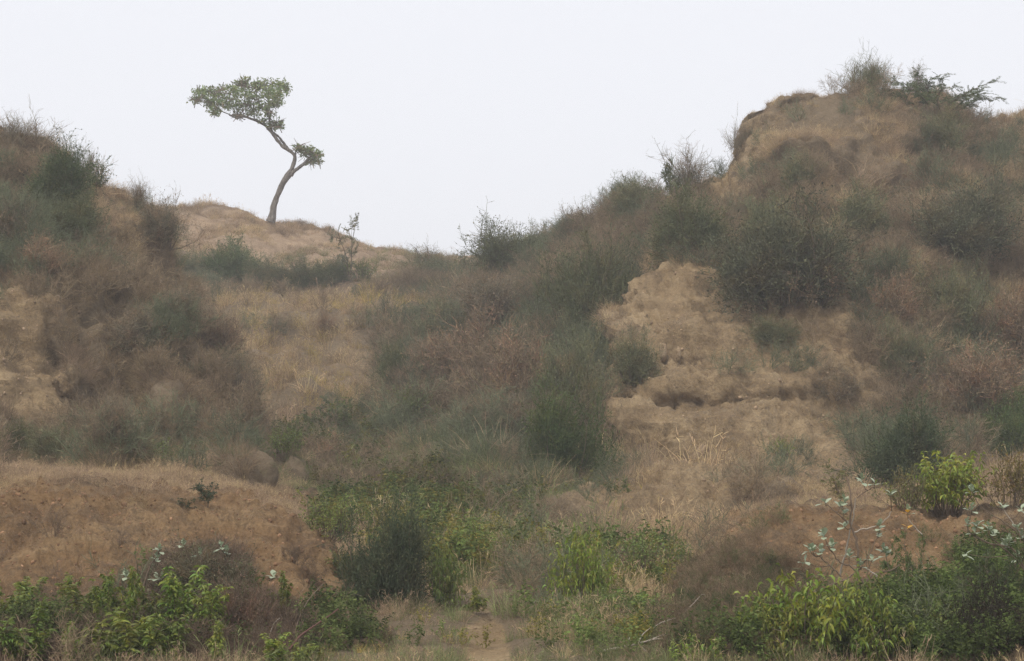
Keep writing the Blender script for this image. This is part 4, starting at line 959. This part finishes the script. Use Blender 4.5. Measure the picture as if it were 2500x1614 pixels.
shapes('straw', tuft, (5, 6, 7), M_GRASS, n=60, h=.5, lean=.9, heads=0, w=.006, r=.2)
shapes('brush', brushlet, (8, 9, 10), M_GRASS)
shapes('herb', herblet, (11, 12, 13), M_GRASS)
shapes('clod', clod, (14, 15, 16), M_CLOD)

def cover(name, key, pts, rot, scl, col, label, cat):
    n = len(pts); me = bpy.data.meshes.new(name); me.vertices.add(n); me.vertices.foreach_set('co', np.asarray(pts, np.float32).ravel())
    for k, a in (('rot', rot), ('col', col)):
        at = me.attributes.new(k, 'FLOAT_VECTOR' if k == 'rot' else 'FLOAT_VECTOR', 'POINT'); at.data.foreach_set('vector', np.asarray(a, np.float32).ravel())
    at = me.attributes.new('scl', 'FLOAT', 'POINT'); at.data.foreach_set('value', np.asarray(scl, np.float32))
    at = me.attributes.new('idx', 'INT', 'POINT'); at.data.foreach_set('value', rng.integers(0, len(SH[key]), n).astype(np.int32))
    c = bpy.data.collections.new(key + '_shapes')
    for o in SH[key]: c.objects.link(o)
    ng = bpy.data.node_groups.new(name, 'GeometryNodeTree')
    ng.interface.new_socket('Geometry', in_out='INPUT', socket_type='NodeSocketGeometry'); ng.interface.new_socket('Geometry', in_out='OUTPUT', socket_type='NodeSocketGeometry')
    N, L = ng.nodes, ng.links
    gi, go = N.new('NodeGroupInput'), N.new('NodeGroupOutput')
    ci = N.new('GeometryNodeCollectionInfo'); ci.inputs['Collection'].default_value = c; ci.inputs['Separate Children'].default_value = True; ci.inputs['Reset Children'].default_value = True
    ip = N.new('GeometryNodeInstanceOnPoints'); ip.inputs['Pick Instance'].default_value = True
    def attr(nm, ty):
        a = N.new('GeometryNodeInputNamedAttribute'); a.data_type = ty; a.inputs['Name'].default_value = nm; return a.outputs['Attribute']
    er = N.new('FunctionNodeEulerToRotation'); L.new(attr('rot', 'FLOAT_VECTOR'), er.inputs[0])
    L.new(gi.outputs[0], ip.inputs['Points']); L.new(ci.outputs[0], ip.inputs['Instance']); L.new(attr('idx', 'INT'), ip.inputs['Instance Index'])
    L.new(er.outputs[0], ip.inputs['Rotation']); L.new(attr('scl', 'FLOAT'), ip.inputs['Scale']); L.new(ip.outputs[0], go.inputs[0])
    o = link(name, me, kind='stuff', label=label, cat=cat)
    md = o.modifiers.new('cover', 'NODES'); md.node_group = ng
    return o

def sample(surf, n, dens, seed):
    """n random points on a terrain piece, weighted by area x dens(u, v, p, bare); only where the photograph could see it"""
    rg = np.random.default_rng(seed); s = SURF[surf]; G = s['G']
    a, b, c, d = G[:-1, :-1], G[1:, :-1], G[1:, 1:], G[:-1, 1:]
    cr = np.cross(c - a, d - b); A = np.linalg.norm(cr, axis=-1) * .5
    cen = (a + b + c + d) / 4; u, v = UV(cen)
    nrm = cr / (np.linalg.norm(cr, axis=-1, keepdims=True) + 1e-9); nrm = np.where(nrm[..., 2:3] < 0, -nrm, nrm)
    vis = (u > -280) & (u < 2780) & (v < 1690) & (v > 100) & (cen[..., 1] > 16.8) & (cen[..., 1] < 99.5)
    face = (nrm * -cen / np.linalg.norm(cen, axis=-1, keepdims=True)).sum(-1)
    vis &= face > -.35
    bare = s['bare'][:-1, :-1]
    w = A * vis * dens(u, v, cen, bare); w = w.ravel(); tot = w.sum()
    k = rg.choice(len(w), n, p=w / tot)
    r1, r2 = rg.uniform(size=(n, 1)), rg.uniform(size=(n, 1))
    f = lambda X: X.reshape(-1, 3)[k]
    pts = (f(a) * (1 - r1) + f(b) * r1) * (1 - r2) + (f(d) * (1 - r1) + f(c) * r1) * r2
    return pts, nrm.reshape(-1, 3)[k], u.ravel()[k], v.ravel()[k], bare.ravel()[k], rg

def euler_for(nrm, mix, rg):
    z = unit(nrm * mix + np.array([0, 0, 1.0]) * (1 - mix)); n = len(z)
    rx = -np.arcsin(np.clip(z[:, 1], -1, 1)); ry = np.arctan2(z[:, 0], z[:, 2])
    # tilt towards z, spun about it
    q = []
    ang = rg.uniform(0, 6.283, n)
    ref = np.stack([np.cos(ang), np.sin(ang), 0 * ang], -1)
    x = unit(ref - (ref * z).sum(-1, keepdims=True) * z); y = np.cross(z, x)
    sy = np.hypot(x[:, 0], x[:, 1])
    return np.stack([np.arctan2(y[:, 2], z[:, 2]), np.arctan2(-x[:, 2], sy), np.arctan2(x[:, 1], x[:, 0])], -1)

TAN, STRAW, PINK, BRN, GRN = map(np.array, [(.48, .355, .205), (.55, .42, .235), (.42, .305, .20), (.29, .21, .135), (.19, .21, .09)])
def grass_cols(p, u, v, green, yellow, rg):
    n = len(p); a = fbm(p * .35 + 40, 3) + rg.normal(0, .25, n); b = fbm(p * 1.1 + 80, 3) + rg.normal(0, .3, n)
    c = np.where((a > .1)[:, None], TAN, PINK); c = np.where((b < -.35)[:, None], BRN, c); c = np.where((b > .55)[:, None], STRAW, c)
    g = rg.uniform(size=n) < green; c = np.where(g[:, None], GRN * rg.uniform(.7, 1.3, (n, 1)), c)
    y = rg.uniform(size=n) < yellow; c = np.where(y[:, None], np.array([.44, .33, .11]), c)
    return c * rg.uniform(.8, 1.15, (n, 1))
GREEN_Z = [(1080, 1170, 380, 140, .8), (1200, 1330, 300, 120, .6), (1250, 1540, 330, 100, .62), (300, 1100, 360, 40, .4), (730, 1130, 110, 60, .6), (900, 660, 420, 50, .35), (1040, 690, 120, 30, .3), (1650, 1560, 160, 60, .55), (2300, 1500, 260, 120, .5), (950, 1050, 180, 80, .4), (1350, 950, 170, 200, .25), (1250, 1605, 1400, 60, .7)]
YELL_Z = [(740, 780, 200, 120, .25), (760, 940, 140, 70, .3), (1020, 720, 80, 45, .5), (760, 900, 90, 90, .3), (600, 720, 60, 40, .3), (880, 840, 60, 50, .25), (840, 1560, 140, 60, .35), (1500, 1240, 120, 40, .3)]
def dens_grass(u, v, p, bare):
    sh = p.shape[:-1]; nz = fbm(p.reshape(-1, 3) * .8 + 60, 3).reshape(sh)
    return np.clip(1.05 - bare * 1.12 + nz * .6, .02, 2)
def grass_on(surf, n, key, name, label, hs, mix, seed, dens=dens_grass, dark=1.0):
    p, nr, u, v, b, rg = sample(surf, n, dens, seed)
    col = grass_cols(p, u, v, blobs(u, v, GREEN_Z), blobs(u, v, YELL_Z), rg) * dark * ((.70 + .42 * blobs(u, v, [(300, 520, 130, 110, 1), (190, 1060, 60, 50, .6)]))[:, None] if surf == 'left_hill' else 1.06 if surf == 'valley_floor' else 1)
    s = rg.uniform(.55, 1.15, n) * hs * (1 - .35 * b) * np.interp(p[:, 1], [20, 34], [.6, 1])
    SPUR = [(1800, 990, 360, 250, 1), (1600, 740, 100, 80, 1), (1600, 1230, 290, 70, 1)]
    tus = rg.uniform(size=n) < .06
    s = s * np.clip(1 + 1.1 * fbm(p * .6 + 50, 3), .35, 1.7) * np.where(tus, 1.6, 1); col = np.where(tus[:, None], col * 1.12, col)
    if surf == 'right_hill': s = s * (1 - .5 * blobs(u, v, SPUR)) * (1 - .6 * blobs(u, v, [(1930, 265, 170, 60, 1), (1815, 360, 60, 120, 1)]))
    cover(name, key, p, euler_for(nr, mix, rg), s, col, label, 'grass')
grass_on('left_hill', 12000, 'straw', 'dry_grass', 'brown dry grass hanging down the left hillside', .62, .8, 1)
grass_on('left_hill', 6500, 'tuft', 'dry_grass', 'upright dry grass tufts on the left hillside', .65, .2, 2)
SPURZ = [(1800, 990, 370, 260, 1), (1600, 740, 100, 80, 1), (1590, 1235, 290, 70, .8)]
def dens_hill(u, v, p, bare): return dens_grass(u, v, p, bare) * (1 - .88 * blobs(u, v, SPURZ))
grass_on('right_hill', 11000, 'straw', 'dry_grass', 'brown dry grass matting the tall hill', .75, .6, 3, dens_hill)
grass_on('right_hill', 9000, 'tuft', 'dry_grass', 'upright dry grass tufts on the tall hill', .7, .2, 4, dens_hill)
grass_on('side_ridge', 8000, 'straw', 'dry_grass', 'dry grass between the shrubs of the ridge', 1.0, .45, 5)
grass_on('far_hill', 9000, 'tuft', 'short_grass', 'short bleached grass on the pale hill', .7, .2, 6, dens=lambda u, v, p, b: np.clip(.25 + fbm(p.reshape(-1, 3) * .35 + 3, 3).reshape(u.shape), .03, 1))
def dens_valley(u, v, p, bare):
    return dens_grass(u, v, p, bare) * np.where(p[..., 1] < 34, 2.6, 1.0)
grass_on('valley_floor', 24000, 'tuft', 'dry_grass', 'dry grass over the valley slope', 1.1, .15, 7, lambda u, v, p, b: dens_grass(u, v, p, b) * (p[..., 1] > 33))
grass_on('valley_floor', 9000, 'tuft', 'dry_grass', 'short dry grass over the near valley floor', .8, .15, 17, lambda u, v, p, b: dens_grass(u, v, p, b) * (p[..., 1] <= 33))
def dens_banktop(u, v, p, bare): return np.where(p[..., 1] > 25.2, 2.6, .0) + .03
grass_on('left_bank', 9000, 'tuft', 'dry_grass', 'pale dry grass on the flat top of the left bank', .5, .1, 8, dens_banktop)
grass_on('right_bank', 6500, 'tuft', 'dry_grass', 'short dry grass on the right bank', .4, .1, 9, dens_banktop)
def dens_face(u, v, p, bare): 
    sh = p.shape[:-1]; return np.where(p[..., 1] < 25.6, 1, 0) * np.clip(fbm(p.reshape(-1, 3) * 1.4 + 10, 3).reshape(sh) + .15, .02, 1)
grass_on('left_bank', 7000, 'straw', 'dead_grass', 'brown dead grass matted on the left bank face', .16, .75, 21, dens_face, .74)
grass_on('right_bank', 7000, 'straw', 'dead_grass', 'brown dead grass matted on the right bank face', .2, .75, 22, dens_face, .82)

grass_on('right_hill', 6500, 'tuft', 'dead_grass', 'short greyish dead grass over the bare ledges of the spur', .45, .4, 23,
         lambda u, v, p, b: blobs(u, v, [(1880, 960, 250, 180, 1), (1700, 1060, 180, 110, .4), (1720, 880, 160, 60, .7), (1700, 1210, 260, 60, 1), (1960, 800, 160, 50, .8), (1650, 790, 80, 30, .5)]) * (.25 + sstep(-.2, .4, fbm(p.reshape(-1, 3) * 1.2 + 70, 3).reshape(u.shape))), .85)
# twiggy brush too tangled to count
BRUSH = {
 'left_hill': [(60, 600, 180, 110, .9), (150, 550, 80, 70, .8), (40, 420, 120, 70, .7), (420, 780, 160, 90, .8), (470, 800, 45, 60, 1), (520, 890, 45, 70, 1), (565, 970, 40, 60, 1), (330, 880, 120, 60, .3), (300, 1075, 220, 45, .7), (180, 700, 150, 50, .6), (230, 960, 120, 50, .25), (590, 1080, 60, 60, .6)],
 'side_ridge': [(1150, 900, 260, 200, 1), (1300, 1000, 250, 200, 1), (1250, 680, 200, 90, .9), (1420, 700, 120, 140, .9), (1560, 560, 100, 90, .8), (1050, 1040, 140, 70, .7), (1420, 1100, 120, 130, 1), (1400, 880, 120, 130, .9)],
 'right_hill': [(1900, 640, 230, 150, 1), (1700, 570, 110, 90, .9), (2150, 600, 240, 120, .9), (2380, 640, 200, 140, 1), (2300, 800, 240, 110, .9), (2430, 950, 170, 130, 1), (2220, 900, 120, 130, .7), (2230, 1080, 170, 110, .9), (2080, 720, 180, 70, .7), (2330, 380, 120, 110, .7), (1980, 460, 160, 60, .5), (1780, 900, 160, 16, .3), (1960, 900, 170, 20, .35), (2060, 965, 90, 36, .6), (1990, 1110, 100, 36, .3), (1830, 1190, 80, 22, .4), (2150, 240, 70, 30, .4), (2090, 290, 170, 20, .4), (2470, 450, 130, 110, .8)],
 'valley_floor': [(800, 690, 420, 45, .8), (790, 1110, 140, 60, .7), (1040, 1040, 180, 60, .7), (1150, 1170, 250, 60, .3), (1000, 840, 110, 90, .6), (820, 1170, 130, 60, .8), (1300, 1250, 180, 60, .4), (680, 810, 100, 14, .4), (900, 800, 120, 12, .4), (1320, 1480, 130, 60, .4)],
}
for i, (sf, n, lab) in enumerate([('left_hill', 1100, 'tangled grey brown brush over the left hillside'), ('side_ridge', 2600, 'dark tangled brush between the ridge shrubs'),
                                  ('right_hill', 1700, 'tangled brown and grey brush on the tall hill'), ('valley_floor', 1700, 'low grey brush on the valley floor')]):
    p, nr, u, v, b, rg = sample(sf, n, lambda u, v, p, bare: (blobs(u, v, BRUSH[sf]) + .02) * (1 - .9 * sstep(.5, .9, bare)), 30 + i)
    a = fbm(p * .30 + 12, 2) + rg.normal(0, .22, n)
    col = np.where((a > (-.08 if sf == 'side_ridge' else .12))[:, None], np.array([.165, .18, .105]), np.array([.27, .205, .13])) * rg.uniform(.7, 1.25, (n, 1))
    cover('brush', 'brush', p, euler_for(nr, .25, rg), rg.uniform(.5, 1.25, n) * (1.3 * (1 - .4 * sstep(1070, 1150, v)) if sf == 'side_ridge' else 1), col * (.95 if sf == 'side_ridge' else 1), lab, 'brush')
# leafy ground herbs
HERBZ = [(1000, 1260, 300, 90, .8), (1150, 1350, 200, 60, .6), (1080, 1150, 380, 110, .9), (1520, 1420, 160, 70, .5), (720, 1110, 100, 60, .8), (330, 1110, 330, 35, .6), (800, 1280, 90, 70, .8), (1560, 1530, 130, 40, .4), (900, 1070, 160, 60, .5), (1450, 1250, 120, 25, .35), (1300, 1560, 300, 70, .10)]
p, nr, u, v, b, rg = sample('valley_floor', 3000, lambda u, v, p, bare: blobs(u, v, HERBZ) * sstep(-.1, .5, fbm(p.reshape(-1, 3) * .7 + 33, 3).reshape(p.shape[:-1]) + .12) * (1 - bare) * np.where(p[..., 1] < 30, 1.6, 1), 40)
n = len(p); col = np.array([.135, .175, .05]) * rg.uniform(.6, 1.4, (n, 1)) * np.where(rg.uniform(size=(n, 1)) < .35, np.array([[1.6, 1.1, .9]]), 1)
cover('ground_herbs', 'herb', p, euler_for(nr, .1, rg), rg.uniform(.55, 1.5, n) * np.where(p[:, 1] < 26, .6, 1.0), col * np.interp(p[:, 1], [26, 36], [1, .72])[:, None], 'low green herbs over the valley floor', 'herbs')
p, nr, u, v, b, rg = sample('right_bank', 600, lambda u, v, p, bare: blobs(u, v, [(2300, 1540, 280, 85, 1), (1900, 1585, 200, 45, .5), (2430, 1390, 100, 55, .5)]), 41)
n = len(p); col = np.array([.105, .14, .04]) * rg.uniform(.5, 1.4, (n, 1))
cover('ground_herbs', 'herb', p, euler_for(nr, .2, rg), rg.uniform(.4, .9, n), col, 'low green herbs over the right bank foot', 'herbs')
p, nr, u, v, b, rg = sample('left_bank', 380, lambda u, v, p, bare: blobs(u, v, [(250, 1590, 420, 60, 1), (520, 1490, 120, 70, .5), (800, 1560, 160, 60, .4), (450, 1400, 120, 40, .15)]), 42)
n = len(p); col = np.array([.10, .125, .04]) * rg.uniform(.5, 1.5, (n, 1))
cover('ground_herbs', 'herb', p, euler_for(nr, .2, rg), rg.uniform(.4, .9, n), col, 'low green herbs among the dry stems of the left bank foot', 'herbs')
p, nr, u, v, b, rg = sample('left_bank', 900, lambda u, v, p, bare: np.where(p[..., 1] < 22.5, 1, 0) * (.01 + blobs(u, v, [(590, 1570, 150, 90, 1), (250, 1590, 300, 50, .3), (480, 1420, 120, 50, .5)])), 43)
n = len(p); col = np.array([.20, .145, .10]) * rg.uniform(.6, 1.4, (n, 1))
cover('brush', 'brush', p, euler_for(nr, .2, rg), rg.uniform(.2, .5, n), col, 'dry twiggy brush at the foot of the left bank', 'brush')
p, nr, u, v, b, rg = sample('right_bank', 420, lambda u, v, p, bare: np.where(p[..., 1] < 24, 1, .02) * (.03 + blobs(u, v, [(1800, 1440, 150, 90, 1), (1750, 1560, 150, 60, .8)])), 44)
n = len(p); col = np.where(rg.uniform(size=(n, 1)) < .35, np.array([[.10, .12, .05]]), np.array([[.22, .16, .10]])) * rg.uniform(.6, 1.4, (n, 1))
cover('brush', 'brush', p, euler_for(nr, .3, rg), rg.uniform(.18, .42, n), col, 'dry twiggy brush on the right bank face', 'brush')
# clods and small stones on the bare faces
for i, (sf, n, sc, c0, lab) in enumerate([('left_bank', 5000, .010, (.23, .14, .078), 'loose clods on the left bank'), ('right_bank', 4000, .010, (.24, .148, .082), 'loose clods on the right bank'),
                                  ('right_hill', 3000, .012, (.36, .26, .165), 'loose clods on the bare spur'), ('left_hill', 2000, .010, (.34, .25, .165), 'loose clods on the cut face of the left hill')]):
    p, nr, u, v, b, rg = sample(sf, n, lambda u, v, p, bare: np.clip(bare, 0, 1) ** 2 * np.where(p[..., 1] > 19, 1, .2), 50 + i)
    col = np.array(c0) * rg.uniform(.55, 1.3, (n, 1)) * np.where(rg.uniform(size=(n, 1)) < .06, 1.5, 1)
    s = sc * np.exp(np.clip(rg.normal(0, .6, n), -2, 1.5)); cover('clods', 'clod', p, euler_for(nr, 1, rg), s, col, lab, 'clods')

# ------------------------------------------------------------------ haze
def haze():
    x0, x1, y0, y1, z0, z1 = -262, 262, -62, 262, gz - 1, 16
    V = [(x, y, z) for z in (z0, z1) for y in (y0, y1) for x in (x0, x1)]
    F = [(0, 2, 3, 1), (4, 5, 7, 6), (0, 1, 5, 4), (2, 6, 7, 3), (0, 4, 6, 2), (1, 3, 7, 5)]
    m = bpy.data.materials.new('haze'); nt, ns, L = nodes_of(m)
    vv = ns.new('ShaderNodeVolumePrincipled'); vv.inputs['Color'].default_value = (.955, .96, .975, 1); vv.inputs['Density'].default_value = HAZE_DENSITY
    out = ns.new('ShaderNodeOutputMaterial'); L.new(vv.outputs[0], out.inputs['Volume'])
    link('haze', mesh_np('haze', V, F, m), kind='stuff', label='thin pale haze hanging over the whole valley', cat='haze')
haze()
